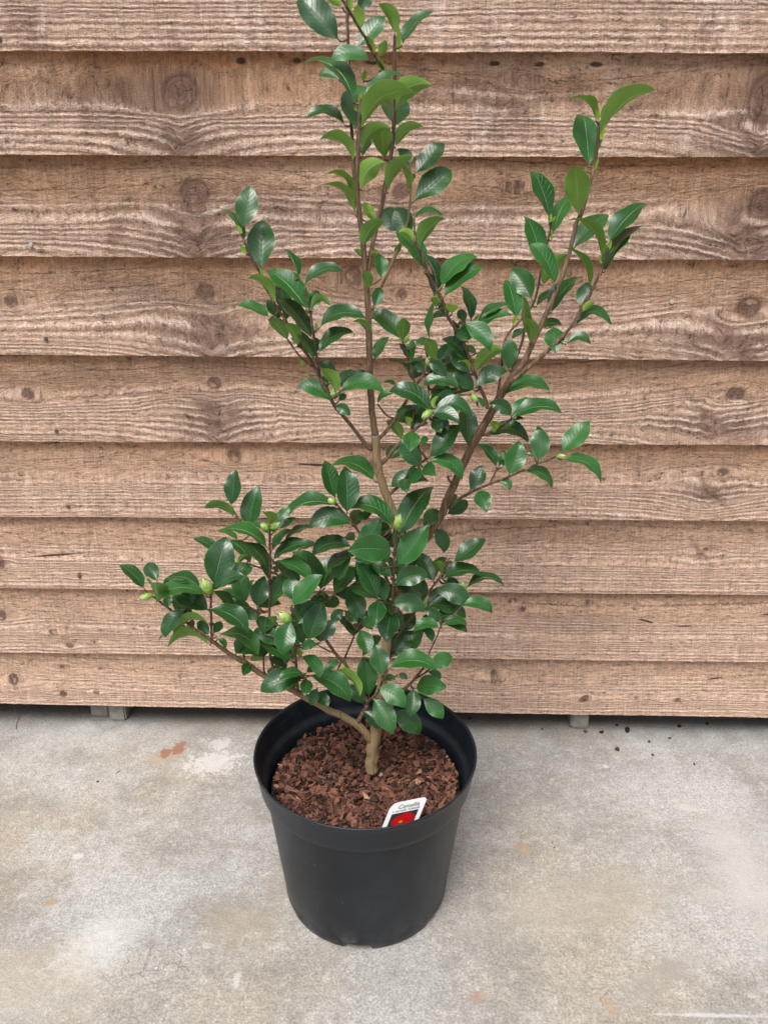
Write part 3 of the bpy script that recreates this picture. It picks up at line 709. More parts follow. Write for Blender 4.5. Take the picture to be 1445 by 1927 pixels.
# leaves: stalk x y, tip x y, width, side shown (T upper, U under, N new growth, S slender unopened), bow, push back in mm
LEAVES = """
P1 back_leader
690,220,480,-10,150,T,0,-6;705,35,628,-12,42,N,6;790,60,860,-45,72,T;785,255,925,85,88,T,-12,4;685,430,580,408,45,T,14,6;720,680,520,632,50,T,42
P1 right_leader
800,165,788,22,66,N;905,308,945,215,64,U,0,8;990,185,903,15,72,U,24;1030,245,1195,63,52,T,22;1015,285,1011,140,28,S;882,288,838,195,44,S;938,392,888,298,38,S;818,442,832,378,28,S;957,455,958,412,24,S
862,332,650,322,72,T,34,-4;990,610,1190,455,112,U,60;987,690,982,530,162,T,0,14;935,865,915,680,124,U,0,4;995,800,1147,685,64,U,30;955,1045,1085,845,74,U,26
752,60,745,-30,30,S
P1 trunk
765,555,505,330,72,T,66;835,530,1030,402,38,T,34;778,708,795,458,172,T,0,16;815,690,1095,490,108,U,60,-6;765,885,590,745,58,U,42;815,820,972,690,74,U,44;815,850,862,750,44,T,0,10
815,1030,940,880,112,U,44;768,1095,620,932,40,U,42,6;775,1165,585,1000,54,U,52;885,1195,828,1095,50,N,-10;820,1345,930,1195,84,U,26,-4;855,1390,900,1410,62,N,20;820,1405,768,1355,34,U,8
778,600,772,555,20,S;800,570,800,490,26,S;818,580,822,512,24,S;815,690,815,625,24,S
P1 tan_stem
1075,910,1005,810,60,T,14;1062,1040,988,855,40,U,16;1100,945,1245,768,98,T,-8;1090,1095,1288,925,118,T,-6;1085,1280,1008,1128,108,T,-8;1055,1240,930,1135,112,T,-14,8
1090,978,1098,945,16,S;1072,945,1068,905,14,S
P1 mid_right
1095,1185,1240,1168,30,T,28,10;1125,1350,1265,1180,82,U,26;1092,1312,1012,1262,44,N,18
P2 right_limb
870,405,708,262,54,U,48;895,530,1215,208,96,U,48;830,682,798,364,154,T,-6,4;765,977,742,674,160,U,4,-10;590,1000,494,715,98,T,8;610,1092,716,850,100,T,8,6;535,1262,448,983,114,T,8
625,1402,488,1155,92,T,20,-12;545,1402,697,1208,90,U,0,8;905,1245,712,990,58,U,58;738,1180,932,965,118,T,6,8;830,1420,648,1162,44,U,52;945,1150,1168,903,108,T,14,4;905,1335,1187,1037,62,T,52,-4;925,1320,1090,1060,80,T,10
600,1570,777,1348,98,T,12,4;510,1530,620,1430,44,T,6,10;772,1527,838,1388,86,T,8;790,1562,865,1505,40,N,8;745,1650,957,1640,54,T,78;392,1602,335,1372,104,T;482,1487,362,1310,132,T,14,8
440,1700,438,1448,70,U,-6,-6;468,1752,428,1605,82,U,30,-8;530,1670,660,1638,50,T,20,10;612,1650,628,1802,116,T,0,-8;690,1762,832,1755,54,T,40,-4;345,1915,350,1730,98,T,0,-8;360,1730,440,1670,40,T,6,8
885,412,880,320,26,S;903,402,931,308,32,S;900,522,917,410,34,S;862,708,886,628,17,S;815,712,808,680,14,S;590,1022,602,965,20,S;600,1018,626,982,16,S;604,1133,601,1072,18,S;946,1192,962,1125,26,S;905,1270,895,1225,18,S;532,1285,540,1240,18,S;370,1640,395,1580,26,S
P2 mid_right_twig
155,1640,342,1518,50,T,20;160,1665,357,1583,58,T,28,-4;115,1617,68,1408,70,T,4;130,1625,165,1580,24,S
P2 mid_right
150,1810,82,1772,44,U,4
P3 upper_left
285,415,342,122,150,T,8;300,525,88,265,50,T,52;425,712,430,363,186,T,0,4;288,455,250,390,28,S;315,600,272,528,34,S;330,610,312,540,14,S;437,755,415,693,24,S;690,770,592,563,60,T,12,6;757,1008,476,715,140,T,18,-4;727,835,982,714,72,T,40
790,1215,552,913,118,T,14,-2;512,958,332,765,82,U,36;485,1055,262,963,68,T,12;560,1070,475,925,80,T,-6,14;602,1082,552,820,112,T,4,12;615,1222,478,1052,96,U,10,-6;682,1262,598,1092,88,U,16,-10;802,1362,662,1148,70,T,12,-6
790,1010,815,858,94,T,0,10;780,1002,922,965,58,U,60,-8;840,1130,1153,1055,98,T,64;835,1310,1068,1160,94,T,38;820,1302,815,1200,50,T,4,6;760,1310,640,1200,62,T,8,10;820,1158,815,1090,26,S;755,1040,745,995,22,S
930,1662,698,1553,118,T,40,-4;962,1602,852,1418,88,U,24,-12;990,1592,1288,1590,112,T,62,-8;1000,1570,1242,1518,96,T,52,6;975,1560,1100,1438,84,T,12,12;955,1492,842,1368,76,T,10,6;950,1692,1052,1752,74,T,16,-2;980,1652,1035,1610,50,T,8;905,1532,850,1480,46,T,6,6;770,1472,752,1438,22,N
700,1340,720,1405,30,S;740,1310,720,1190,80,T,6,14
P3 trunk
1190,857,1152,718,84,U,18,-6;1195,1207,1083,1072,60,U,34,-4
P4 trunk
258,402,243,222,94,T,6;210,607,242,468,86,T,8,10;213,988,312,822,80,T,14,6
P4 tan_stem
365,247,410,138,44,U,4
P4 mid_right
577,347,380,58,120,T,20,-6;700,462,937,233,118,T,38;708,543,972,313,112,T,6,-4;660,500,562,228,74,T,20,12;642,542,578,358,56,T,8,10;655,612,613,545,52,U,18,-4;640,560,608,822,58,T,6,10;742,682,668,580,64,T,14,-2;772,657,772,583,112,N,0,-6
790,812,918,742,104,T,-26,-6;855,725,1042,912,128,T,34,-2;870,712,812,638,70,T,10,6;885,1002,713,838,98,T,24,-4;900,1090,772,920,122,T,8,-2;900,1062,818,1000,24,N,20,-8;945,1082,1137,905,98,U,28;945,1192,1167,1072,122,T,34,-8;932,1212,768,1098,100,T,18,-6
680,560,650,500,18,S;690,580,672,520,16,S;880,850,840,815,26,N;870,720,860,800,60,T,10,12
P4 mid_twigs
410,852,203,648,122,T,18,-4;415,857,428,683,106,U,0,-6;470,1012,482,848,70,T,6;450,982,388,868,46,T,8,4;650,1002,598,828,102,U,-6,-8;505,885,592,832,42,T,6,4;680,1032,762,878,100,T,4,12;830,1205,578,1165,94,T,40,-8;735,1112,612,1008,88,T,14,-4;580,1092,473,1018,74,T,18,-2
492,1152,318,1003,28,T,38;375,1197,283,1153,24,T,16;235,1312,335,1235,42,T,28,-6;610,1242,730,1190,60,U,10,6;600,1090,740,1080,70,T,12,14;420,870,400,800,40,N
P4 inner_twig
620,1372,333,1213,132,T,48,-8;640,1367,907,1400,106,T,66,-8;622,1392,815,1447,92,T,40,-12;650,1342,782,1228,94,T,12,-2;640,1420,690,1512,92,T,0,4;475,1502,562,1378,82,T,6,4;470,1482,433,1400,46,N,8;410,1577,298,1430,84,U,14,10;502,1345,383,1415,36,T,34,6;300,1712,422,1640,70,T,6,10
680,1250,640,1340,40,N,8,-6;760,1225,620,1290,60,T,20,8;555,1600,520,1630,50,U,8,4;950,1260,1000,1330,36,T,8,8
P4 right_limb
890,1622,878,1348,142,T,-8,10
P4 centre_spur
605,1702,808,1468,142,T,-10,-2;600,1732,838,1852,100,T,60,-4;560,1762,418,1568,134,T,-14,-4;490,1508,465,1648,118,T,0,-14;560,1770,645,1828,104,T,12,-8;530,1772,478,1877,96,T,6,-12;418,1860,442,1942,94,T,0,-14;600,1872,345,1905,110,T,40,12;545,1600,600,1560,50,T,8,4
P5 right_limb
800,206,1062,174,76,T,54,-4;842,332,713,258,84,T,24,-6;845,332,992,243,70,T,22,6;850,347,1133,302,84,T,38,-6;840,360,912,346,26,T,6;740,422,762,368,56,N,8;758,412,840,385,38,U,6;700,452,935,483,80,T,54,4;735,420,725,370,44,N,6,-6
450,922,567,838,82,T,-14,14;430,905,512,808,72,T,10,16;420,905,318,985,96,T,10,6;368,1010,430,1152,86,T,26,2
P5 low_right_twig
752,642,650,503,60,T,8;780,642,792,538,64,T,4;765,640,815,600,36,T,6;825,687,886,487,120,T,10,-2;1002,602,1000,398,112,T,14;1145,552,1302,362,116,T,-8;1150,595,1377,722,70,T,44;920,662,1082,758,64,T,36;768,722,828,775,50,T,24;590,782,662,634,96,T,-6;640,780,688,902,106,T,6;980,575,932,560,22,T,4
P5 low_right
490,1217,672,1074,100,T,-8,-2;430,1292,368,1208,62,U,8;432,1292,482,1208,60,T,8,4;428,1316,652,1288,82,T,28,-4;568,1377,790,1355,54,T,50,-2;372,1332,288,1158,98,T,-6,10;368,1400,572,1472,112,T,42,-6;328,1488,557,1550,92,T,38,-8;540,1482,722,1515,76,T,34,2;418,1602,567,1590,58,T,26,-2;438,1342,522,1340,52,T,10,10;300,1462,270,1308,96,T,6,14
Q1 left_spray
255,355,195,103,114,T,-8;335,457,325,150,152,T,0,-4;260,402,-76,488,96,T,54,-2;370,537,90,545,132,T,56,-8;375,687,108,735,102,T,50,-8;400,742,208,835,74,T,20,2;390,682,552,500,120,T,-20,-10;645,552,358,420,118,T,62,-6;640,587,530,540,64,T,12,8;400,542,398,425,92,T,0,16;402,502,500,462,62,T,10,14;390,642,318,610,70,T,10,10;650,642,540,590,84,T,10,12
Q1 trunk
525,242,248,125,98,T,48,-4;660,690,560,640,100,T,16,10
Q1 front_spray
690,607,902,273,172,T,10,2;672,807,878,543,162,T,-14,-6;645,722,358,712,178,T,24,-14;635,892,500,808,80,T,16,4;520,800,390,760,66,T,14,2;545,1042,415,788,130,T,10,-8;600,1057,558,890,108,T,-8,-2;662,950,874,880,128,T,34,-12;668,902,820,748,108,T,10,4;690,850,700,790,70,T,0,8
Q1 back_limb
245,1012,408,838,112,T,20,-22;185,962,392,840,52,T,34,-8
Q2 front_spray
545,248,535,407,120,T,0,-12;640,290,857,332,122,T,44,-12;640,325,610,522,150,T,-8,-8;690,472,802,358,108,T,12,4
Q2 trunk
620,652,772,468,138,T,8,8;645,1020,822,1162,130,T,26,-4;440,640,560,500,70,T,10,20
Q2 low_right
720,632,852,450,110,T,10,8;905,712,1052,640,108,T,12,-2;880,740,965,792,56,T,18,2;800,852,992,842,128,T,16,-4;790,850,768,1032,104,T,4,-6;850,920,982,1052,102,T,12,-2;975,412,1143,467,74,T,32,2;965,442,793,467,70,T,46,-4;915,542,828,430,58,T,22,2;965,402,868,310,74,T,14,4
Q2 back_limb
430,402,548,432,82,T,22,-4;445,392,338,188,130,T,12,4;420,448,470,607,114,T,10,-10;570,767,530,563,138,T,8,-8;485,912,458,648,134,T,0,8;620,717,933,722,124,T,50,-10;545,850,722,977,128,T,28,-14;510,920,642,1152,138,T,14,-16;440,1010,546,1122,74,T,14,-4;450,962,338,838,90,T,16,4;590,792,658,792,52,T,14,10;680,762,742,792,50,T,12,10
Q3 back_limb
305,397,342,38,172,T,10;345,532,28,415,94,U,50;495,642,592,203,208,T,-10;380,762,163,650,62,T,16,10;170,882,-78,742,102,T,18,4;510,1012,285,768,130,T,34;490,912,380,1000,64,U,16,-6;1240,1282,968,888,198,T,54,-30;990,892,1190,808,62,T,24,-16;940,962,1002,918,60,T,10,-10;250,372,230,385,40,S;1300,1090,1290,1040,36,S
Q3 left_shoot
700,702,523,568,70,T,6,4;710,602,662,458,126,U,14,-6;790,572,918,418,102,T,10,4;790,642,972,520,76,T,-12,2;730,882,932,653,80,T,26,2;860,772,1148,625,70,T,38,8;738,977,1087,795,114,T,34,-6;688,852,203,662,140,T,74,-2;692,1187,438,797,148,T,58,-6;575,1462,650,1148,188,T,-6,-4;713,1472,932,1080,148,T,12,4;775,982,1128,1162,128,T,34,-6;800,1082,738,1040,54,T,6,6;730,1182,782,1150,42,T,6,8;740,690,770,640,50,S
Q3 low_left_limb
120,1232,246,743,300,T,0,2;110,1292,417,1134,128,T,42,-8;442,1422,362,1072,188,T,10,4;440,1422,178,1308,90,T,34,-2
Q3 low_left_spray
940,1442,1238,1133,196,T,8,-6;985,1402,962,1143,180,T,-40,4
Q4 low_left_limb
285,492,43,248,130,T,16;420,412,303,238,148,T,14,2;415,597,383,413,186,U,-6,-6;490,462,542,368,90,T,-10;922,562,428,612,140,T,102,-10;880,492,528,388,132,T,56,4;960,722,588,543,194,T,20,2;800,802,578,568,130,T,-10,-2;540,692,518,568,100,T,4;720,700,498,978,152,T,30,-6;967,852,590,952,98,U,90,-8;970,1082,538,1072,104,U,96,-4;780,932,448,1010,58,T,44,6
950,702,1357,937,188,T,56,-12;960,982,848,838,112,T,10,6;800,902,762,828,64,T,6,6;1010,962,1102,848,102,T,10,4;1040,992,1460,1157,150,T,92,-8;1052,1012,1132,1112,62,T,20,2
Q4 left_shoot
1400,692,1188,658,72,T,18,-4
Q5 left_shoot
240,608,58,490,140,T,22,-4
Q5 low_left_limb
190,1060,108,1162,112,T,20,-4;310,992,48,940,100,T,42,-4;20,952,60,768,84,T,10,2;300,962,98,828,92,T,26,2;480,1192,368,1098,134,T,10,8;300,1000,180,1020,90,U,16,-2
Q5 low_left_spray
320,742,345,553,188,T,-6,6;430,642,378,558,82,U,8,4;490,872,218,708,170,T,36,4;612,1032,258,818,150,T,10,-8;560,1112,378,998,100,T,20,2;660,642,802,478,132,T,8,8;605,602,530,933,218,T,-30,-12;785,812,922,428,236,T,-8,-4;900,832,1062,600,150,T,10,8;862,838,718,907,104,T,22,-2;700,972,890,1187,128,T,52,-6;940,1132,1092,1030,92,T,12,10;760,1152,872,1078,82,T,12,8;742,1172,488,1212,102,T,40,-14;742,1192,298,1332,226,T,36,-8;790,1182,1202,1432,198,T,62,-12;760,1212,738,1372,140,T,10,-4;878,1312,808,1482,112,T,8,-2;860,1362,972,1502,132,T,20,2;560,1230,640,1300,70,T,12,6;640,880,690,990,60,N,8,2;590,960,540,1050,70,T,10,8
Q5 back_limb
1030,1132,1326,1387,98,U,68,-60;1190,1132,1068,1050,26,N,34,-10;950,462,1102,392,132,T,16,-4;970,372,798,442,122,T,20,-6;1160,492,1035,622,112,T,24,2;1300,632,1168,518,122,T,14;1252,772,1108,560,92,T,12,6;1390,562,1402,490,60,T,4,6;1340,560,1440,690,110,T,10,4
"""
BUDS = [  # branch, foot x y, tip x y, width (picture px): the fat flower buds
 ('front_spray',746,997,753,967,17),('left_spray',632,945,616,941,14),('low_left_limb',396,1117,381,1087,23),('low_left_limb',287,1120,261,1127,14),
 ('low_left_spray',547,1170,524,1152,22),('left_shoot',506,997,490,985,15),('left_shoot',510,995,528,983,14),('inner_twig',813,773,793,787,16),
 ('inner_twig',888,742,897,757,14),('mid_twigs',806,690,803,672,10),('low_right_twig',1046,860,1065,857,10),('low_right',875,1110,868,1093,10),('low_right',797,1146,802,1124,9),
 ('upper_left',626,746,628,735,12),('right_limb',930,812,928,800,11),('mid_twigs',762,645,768,628,10),('mid_twigs',810,770,818,752,9)]

def catmull(P, sub=5):
    out = []
    for i in range(len(P)-1):
        p0, p1, p2, p3 = P[max(i-1, 0)], P[i], P[i+1], P[min(i+2, len(P)-1)]
        for s in range(sub):
            t = s/sub
            out.append(.5*((2*p1)+(-p0+p2)*t+(2*p0-5*p1+4*p2-p3)*t*t+(-p0+3*p1-3*p2+p3)*t**3))
    out.append(P[-1]); return out
class Tubes:
    def __init__(s): s.V, s.F, s.A = [], [], []
    def add(s, pts, rad, age, seg=8, rough=.0):
        n = len(pts); b = len(s.V)
        nrm = None
        for i, p in enumerate(pts):
            t = (pts[min(i+1, n-1)]-pts[max(i-1, 0)]).normalized()
            if nrm is None: nrm = t.orthogonal().normalized()
            nrm = (nrm-t*nrm.dot(t)).normalized(); bn = t.cross(nrm)
            for j in range(seg):
                a = 2*math.pi*j/seg
                d = math.cos(a)*nrm+math.sin(a)*bn
                r = rad[i]*(1+rough*mnoise.noise(p*180+d*1.3)+rough*.8*mnoise.noise(p*60+d*.7))
                s.V.append(p+d*r); s.A.append(age[i])
        for i in range(n-1):
            for j in range(seg):
                s.F.append([b+i*seg+j, b+i*seg+(j+1) % seg, b+(i+1)*seg+(j+1) % seg, b+(i+1)*seg+j])
        s.F.append([b+j for j in range(seg)][::-1]); s.F.append([b+(n-1)*seg+j for j in range(seg)])
class Leaves:
    def __init__(s): s.V, s.F, s.UV, s.R, s.N = [], [], [], [], []
    def add(s, Bp, Tp, wid, n0, arch, fold, bow, rnd, young, recurve, slender=False):
        # Bp -> Tp midrib; n0 normal of upper face; bow: sideways vector at mid length
        NR, NC = (20, 8)
        L = (Tp-Bp).length; ax = (Tp-Bp)/L
        n0 = (n0-ax*n0.dot(ax)).normalized()
        mids = []
        for i in range(NR+1):
            t = i/NR
            q = 4*t*(1-t)
            p = Bp.lerp(Tp, t)+bow*q+n0*(arch*L*q)-n0*(recurve*L*max(0, t-.78)**2*8)
            mids.append(p)
        b = len(s.V); ph = rnd*40
        pet = .055 if not slender else .04
        tw = (random.random()-.5)*.85
        pe, te = random.uniform(.78, 1.0), random.uniform(.74, 1.06)
        qm = pe/(pe+te); wk = .96/(qm**pe*(1-qm)**te)
        for i in range(NR+1):
            t = i/NR
            T_ = (mids[min(i+1, NR)]-mids[max(i-1, 0)]).normalized()
            nn = (n0-T_*n0.dot(T_)).normalized(); S_ = T_.cross(nn)
            ct, st_ = math.cos(tw*(t-.4)), math.sin(tw*(t-.4))
            S_, nn = S_*ct+nn*st_, nn*ct-S_*st_
            if t < pet: wv = .045
            else:
                q = (t-pet)/(1-pet)
                wv = wk*(q**pe)*((1-q)**te)+.02*(1-q) if not slender else (q**.6)*((1-q)**.7)*1.55+.03
                wv = max(wv, .045*(1-q))
            hw = wid*.5*wv
            tooth = (1+.022*(1 if i % 2 else -1)) if .25 < t < .95 and not slender else 1
            for j in range(NC+1):
                u = -1+2*j/NC
                e = abs(u)
                k = tooth if j in (0, NC) else 1
                wavy = .085*math.sin(t*13+ph+(3 if u > 0 else 0))*e*e
                if slender: h = -(1-u*u)*.55
                else: h = fold*(e**1.35)+wavy-.10*max(0, e-.6)*(1 if rnd > .4 else 0)
                s.V.append(mids[i]+S_*(hw*u*k)+nn*(hw*h))
                s.UV.append((u, t)); s.R.append(rnd); s.N.append(young)
        for i in range(NR):
            for j in range(NC):
                a = b+i*(NC+1)+j
                s.F.append([a, a+1, a+NC+2, a+NC+1])

LEAN = {'T': 1, 'U': -1, 'N': -1, 'S': 0}
def build_shrub():
    root = empty("camellia_shrub", atY(699, 1446, B0))
    tag(root, "young evergreen shrub with glossy green leaves and fat buds growing in black pot", "shrub")
    paths = {}; tubes = {}; fol = {}
    for nm, ps in STEMS.items():
        tubes[nm] = Tubes(); fol[nm] = Leaves(); paths[nm] = []
        for p in ps:
            pts = [atY(x, y, Y) for x, y, r, Y in p]
            sm = catmull(pts); n = len(sm)
            rr = np.interp(np.linspace(0, len(p)-1, n), range(len(p)), [q[2]*.00098 for q in p])
            # slight wander and swellings at the nodes
            sm = [q+Vector((mnoise.noise(q*70), 0, mnoise.noise(q*70+Vector((9, 9, 9)))))*float(rr[i])*.35 if 0 < i < n-1 else q for i, q in enumerate(sm)]
            rr = [r*(1+(.06 if p[0][2] > 3.5 else .16)*mnoise.noise(q*120)) for r, q in zip(rr, sm)]
            age = [min(1., max(0, (r/.00098-1.0)/4.8)) for r in rr]
            if nm == 'tan_stem': age = [.72]*n
            if nm == 'trunk' and p[0][1] < 900: age = [min(a, .40) for a in age]
            if nm == 'right_limb': age = [min(a, .42) for a in age]
            if nm == 'upper_left': age = [min(a, .34) for a in age]
            if nm in ('low_left_limb', 'back_limb'): age = [min(1, a*1.25) for a in age]
            big = p[0][2] > 3.5
            tubes[nm].add(sm, rr, age, 14 if big else 8, .07 if big else .07)
            w2 = [(q, float(r)) for q, r in zip(sm, rr)]
            paths[nm].append(w2)
    def screen(P):
        d = P-CAM; z = d.dot(fw); return PW/2+FPX*d.dot(rt)/z, PH/2-FPX*d.dot(up)/z
    scr = {nm: [[(screen(q), q, r) for q, r in w2] for w2 in ps] for nm, ps in paths.items()}
    def nearest(nm, x, y):
        best = None
        for ps in scr[nm]:
            for (sx, sy), q, r in ps:
                d = (sx-x)**2+(sy-y)**2
                if best is None or d < best[0]: best = (d, q, r, sx, sy, ps)
        return best
    crop = br = None; cnt = 0
    for line in LEAVES.strip().split('\n'):
        if ',' not in line: crop, br = line.split(); continue
        ox, oy, sc = CROPS[crop]
        ents = line.split(';')
        if br in ('low_left_spray', 'low_left_limb', 'left_shoot', 'back_limb', 'left_spray', 'front_spray', 'mid_twigs', 'inner_twig', 'mid_right', 'low_right'):
            for ent in list(ents):          # shaded leaves deeper inside the dense part of the crown
                f = ent.split(',')
                if f[5] != 'T' or random.random() > .85: continue
                x0, y0, x1, y1 = map(float, f[:4]); an = random.choice((-1, 1))*random.uniform(.6, 1.3)
                ll = random.uniform(.7, .95); ddx, ddy = (x1-x0)*ll, (y1-y0)*ll
                x1, y1 = x0+ddx*math.cos(an)-ddy*math.sin(an), y0+ddx*math.sin(an)+ddy*math.cos(an)
                fx, fy = x1/sc+ox, y1/sc+oy
                if not (any(((fx-cx)/rx)**2+((fy-cy)/ry)**2 < 1 for cx, cy, rx, ry in ((540, 1150, 150, 95), (400, 1140, 85, 50), (740, 1080, 110, 130), (840, 690, 75, 120), (790, 800, 80, 70), (830, 1110, 55, 60)))): continue
                ents.append('%f,%f,%f,%f,%f,T,%f,%f' % (x0, y0, x1, y1, math.hypot(ddx, ddy)*random.uniform(.36, .5), random.uniform(5, 25), random.uniform(14, 30)))
        for ent in ents:
            f = ent.split(',')
            bx, by, tx, ty = (float(v)/sc+o for v, o in zip(f[:4], (ox, oy, ox, oy)))
            W_ = float(f[4])/sc; K = f[5]; bow = float(f[6])/sc if len(f) > 6 else 0; off = float(f[7])/1000 if len(f) > 7 else 0
            d2, q, r, sx, sy, ps = nearest(br, bx, by)
            cnt += 1
            Yb = q.y+off*.7+random.uniform(-.003, .003)
            Bp = atY(bx, by, Yb)
            v = (Bp-CAM).normalized()
            px2m = (Bp-CAM).dot(fw)/FPX
            if K == 'T': tx, ty = bx+(tx-bx)*1.05, by+(ty-by)*1.05
            dx, dy = tx-bx, by-ty          # dy up
            Lp = math.hypot(dx, dy); L2 = Lp*px2m
            el = dy/Lp
            if K == 'T': tilt = .42*el+random.uniform(-.12, .16)
            elif K == 'S': tilt = random.uniform(-.1, .1)
            else: tilt = -.30*el+random.uniform(-.1, .1)
            if K != 'S' and W_ > .56*Lp:      # a short broad outline is a leaf seen end on
                t2 = math.sqrt(min((W_/(.54*Lp))**2-1, 2.2)); tilt = max(abs(tilt), t2)*(1 if (el > .25) == (K == 'T') else -1)
            Tp = atY(tx, ty, Yb+tilt*L2+off*.5)
            ax = (Tp-Bp).normalized(); L = (Tp-Bp).length
            s0 = ax.cross(v).normalized(); n0 = s0.cross(ax).normalized()
            if n0.dot(v) > 0: n0 = -n0      # towards the viewer
            wt = W_*px2m*(1.3 if K == 'S' else 1)
            nat = .50*L
            cphi = min(1, wt/nat) if K != 'S' else 1
            cphi = max(cphi, .42)
            wid = wt/cphi
            wid *= 1.09
            wid = min(wid, .64*L)if K != 'S' else wid
            phi = math.acos(cphi)+random.uniform(-.05, .05)
            flip = K in ('U', 'N')
            cands = []
            for sg in (-1, 1):
                nn = n0*math.cos(phi)+(ax.cross(n0))*math.sin(phi)*sg
                top = -nn if flip else nn
                cands.append((top.z, nn, top))
            nn, top = max(cands, key=lambda c: c[0])[1:]
            # bow in the picture plane
            pu = Vector((rt*(-dy) + up*dx)).normalized() if Lp else up
            if abs(dx) > .35*Lp: pu = pu if pu.dot(up) > 0 else -pu
            else: pu = pu if pu.dot(rt) > 0 else -pu
            bowv = pu*(bow*px2m)
            arch = random.uniform(.015, .05) if bow else random.uniform(.02, .07)
            fold = random.uniform(.12, .34) if K == 'T' else random.uniform(.3, .55)
            if K == 'U': wid *= .9
            young = {'T': 0, 'U': random.uniform(0, .35), 'N': .8, 'S': .85}[K]
            if by < 420 and K == 'U': young = max(young, .3)
            rnd = random.random()
            if K == 'S': young = random.uniform(.7, 1)
            fol[br].add(Bp, Tp, wid, top, arch, fold, bowv, rnd, young, random.uniform(.05, .22) if K != 'S' else 0, K == 'S')
            # stalk back to the stem
            gap = math.sqrt(d2)
            if (Bp-q).length > r*1.2:
                # leave the stem a little lower than the nearest point
                mid = (q+Bp)*.5-Vector((0, 0, .15))*(Bp-q).length
                g = catmull([q, mid, Bp], 4)
                r1 = .0008 if (Bp-q).length < .022 else .0010
                tubes[br].add(g, [r1*1.25]*3+[r1]*(len(g)-3), [.12]*len(g), 6)
    print('leaves', cnt)
    # small dead stubs
    parts = {}
    for nm in STEMS:
        t = tubes[nm]
        name = 'trunk' if nm == 'trunk' else 'branch'
        me = mesh(name, t.V, t.F); fattr(me, 'age', t.A)
        o = obj(name, me, BARK); child_of(o, root); parts[nm] = o
        l = fol[nm]
        if l.V:
            m = mesh("foliage", l.V, l.F)
            uv = m.uv_layers.new(name='leaf')
            li = np.empty(len(m.loops), dtype=np.int32); m.loops.foreach_get('vertex_index', li)
            uv.data.foreach_set('uv', np.asarray(l.UV, dtype=np.float32)[li].ravel())
            fattr(m, 'rnd', l.R); fattr(m, 'young', l.N)
            f = obj("foliage", m, LEAF); f.parent = o
    for (br, bx, by, tx, ty, wd) in BUDS:
        d2, q, r, sx, sy, ps = nearest(br, bx, by)
        Bp = atY(bx, by, q.y-.004); px2m = (Bp-CAM).dot(fw)/FPX
        Tp = atY(tx, ty, q.y-.008)
        ax = (Tp-Bp); L = ax.length; ax.normalize(); e1 = ax.orthogonal().normalized(); e2 = ax.cross(e1)
        V, F, A = [], [], []
        R = wd*px2m*.46
        def scale_shell(a0, span, s0, s1, rm, op):
            b = len(V); n1, n2 = 10, 9
            for i in range(n1+1):
                t = i/n1; z = L*(s0+(s1-s0)*t)
                pr = (max(0., math.sin(math.pi*min(1, (s0+(s1-s0)*t)*.94+.06)))**.62)
                rr = R*rm*pr
                half = span*(math.sin(math.pi*(.12+.88*t))**.5 if t > .5 else 1)
                for j in range(n2+1):
                    a = a0+half*(-1+2*j/n2)
                    rj = rr*(1+op*(1-abs(-1+2*j/n2))*.06)
                    V.append(Bp+ax*z+(e1*math.cos(a)+e2*math.sin(a))*rj); A.append(max(0., s0+(s1-s0)*t-.55*abs(-1+2*j/n2)**3-(.3 if i == n1 else 0)))
            for i in range(n1):
                for j in range(n2):
                    k = b+i*(n2+1)+j; F.append([k, k+1, k+n2+2, k+n2+1])
        for c in range(3): scale_shell(c*2.1, 1.5, .0, 1.0, .93, 1)
        for c in range(3): scale_shell(c*2.1+1.0, 1.25, .0, .80, 1.0, 1)
        for c in range(3): scale_shell(c*2.1+2.2, 1.1, .0, .48, 1.06, 1)
        m = mesh("flower_bud", V, F); fattr(m, 'along', A)
        o = obj("flower_bud", m, BUD); o.parent = parts[br]
        if (Bp-q).length > r:
            pass
build_shrub()

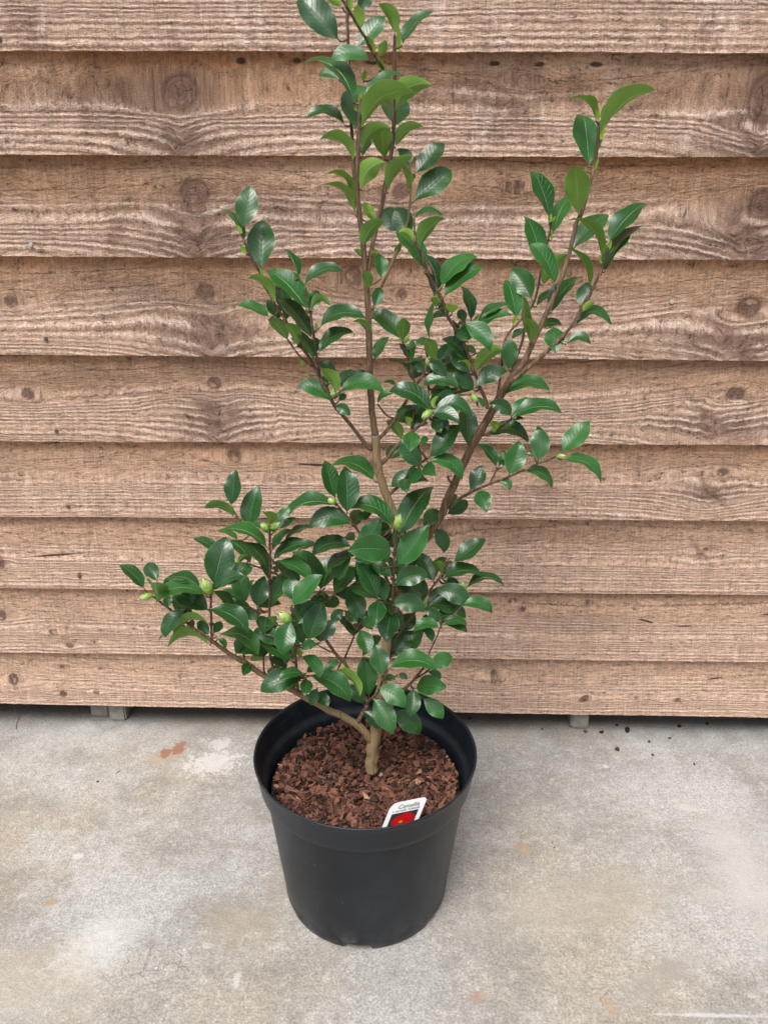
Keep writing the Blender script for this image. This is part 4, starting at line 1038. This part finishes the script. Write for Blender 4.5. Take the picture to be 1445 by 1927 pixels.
# ------------------------------------------------------------------ crumbs on the concrete
def crumb(px, py, Lpx, Wpx, ang, label, mat=CHIP, name="bark_chip", cat="bark chip", T=.35, group="bark crumbs scattered on the concrete", rn=.3):
    p = atZ(px, py, 0.0); s = (p-CAM).dot(fw)/FPX
    V, F, R = [], [], []
    L, W_ = Lpx*s*.5, Wpx*s*.5
    chip_geo(V, F, R, Vector((0, 0, 0)), L, W_, min(L, W_)*T*2, Matrix.Rotation(ang, 3, 'Z') @ Matrix.Rotation(.12, 3, 'X'))
    lo = min(v.z for v in V)
    for v in V: v.z -= lo+.0002
    me = mesh(name, V, F, False); fattr(me, 'rnd', [rn]*len(V))
    o = obj(name, me, mat); o.location = (p.x, p.y, 0); tag(o, label, cat, group)
    return o
crumb(1161,1412,11,10,.4,"largest reddish bark chip lying on concrete right of the pot",rn=.5)
crumb(1180,1376,10,14,.1,"dark upright bark chunk at the foot of the wall right of the post foot",rn=.1,T=.6)
crumb(1101,1378,10,8,.9,"reddish chip against the right post foot",rn=.6)
crumb(1132,1379,14,6,.3,"dark flat crumb just right of the post foot",rn=.12)
crumb(1160,1366,7,5,.2,"small dark crumb beside the chunk at the wall",rn=.15)
crumb(1221,1397,6,6,1.0,"small dark crumb between the wall and the largest chip",rn=.2)
crumb(1228,1422,6,6,.5,"small red crumb right of the largest chip",rn=.5)
crumb(1260,1390,6,4,.1,"tiny dark crumb under the right part of the wall",rn=.15)
crumb(1278,1368,9,8,.6,"dark crumb close under the right boards",rn=.1)
crumb(1330,1363,8,7,.2,"dark crumb under the boards near the right edge",rn=.1)
crumb(1306,1439,3,7,.2,"thin black sliver on open concrete at right",rn=.05)
crumb(884,1353,7,6,.2,"dark crumb behind the pot rim at right",rn=.2)
crumb(1020,1373,6,4,.2,"flat dark crumb left of the right post foot",rn=.2)
crumb(184,1472,7,4,.6,"dark crumb on open concrete left of the pot",rn=.1)
crumb(1043,1596,4,3,.1,"tiny black crumb right of the orange square stain",rn=.05)
crumb(1039,1587,4,3,.1,"tiny black crumb just above its twin near the orange stain",rn=.05)
crumb(999,1497,3,3,.1,"tiny black speck right of the pot rim",rn=.05)
crumb(222,1454,12,2,1.0,"thin dark splinter left of the pot",rn=.05)
def needle():
    p = [atZ(22,1318,.024), atZ(28,1335,.010), atZ(33,1350,.004), atZ(31,1362,.0015), atZ(30,1372,.001)]
    t = Tubes(); g = catmull(p); t.add(g, [.0006]*len(g), [.9]*len(g), 6)
    m = mesh("dry_needle", t.V, t.F); o = obj("dry_needle", m, mat_plain("dry_orange_needle", (.36, .15, .05), .6))
    tag(o, "bent orange dry needle hanging from the bottom board at far left", "needle")
needle()
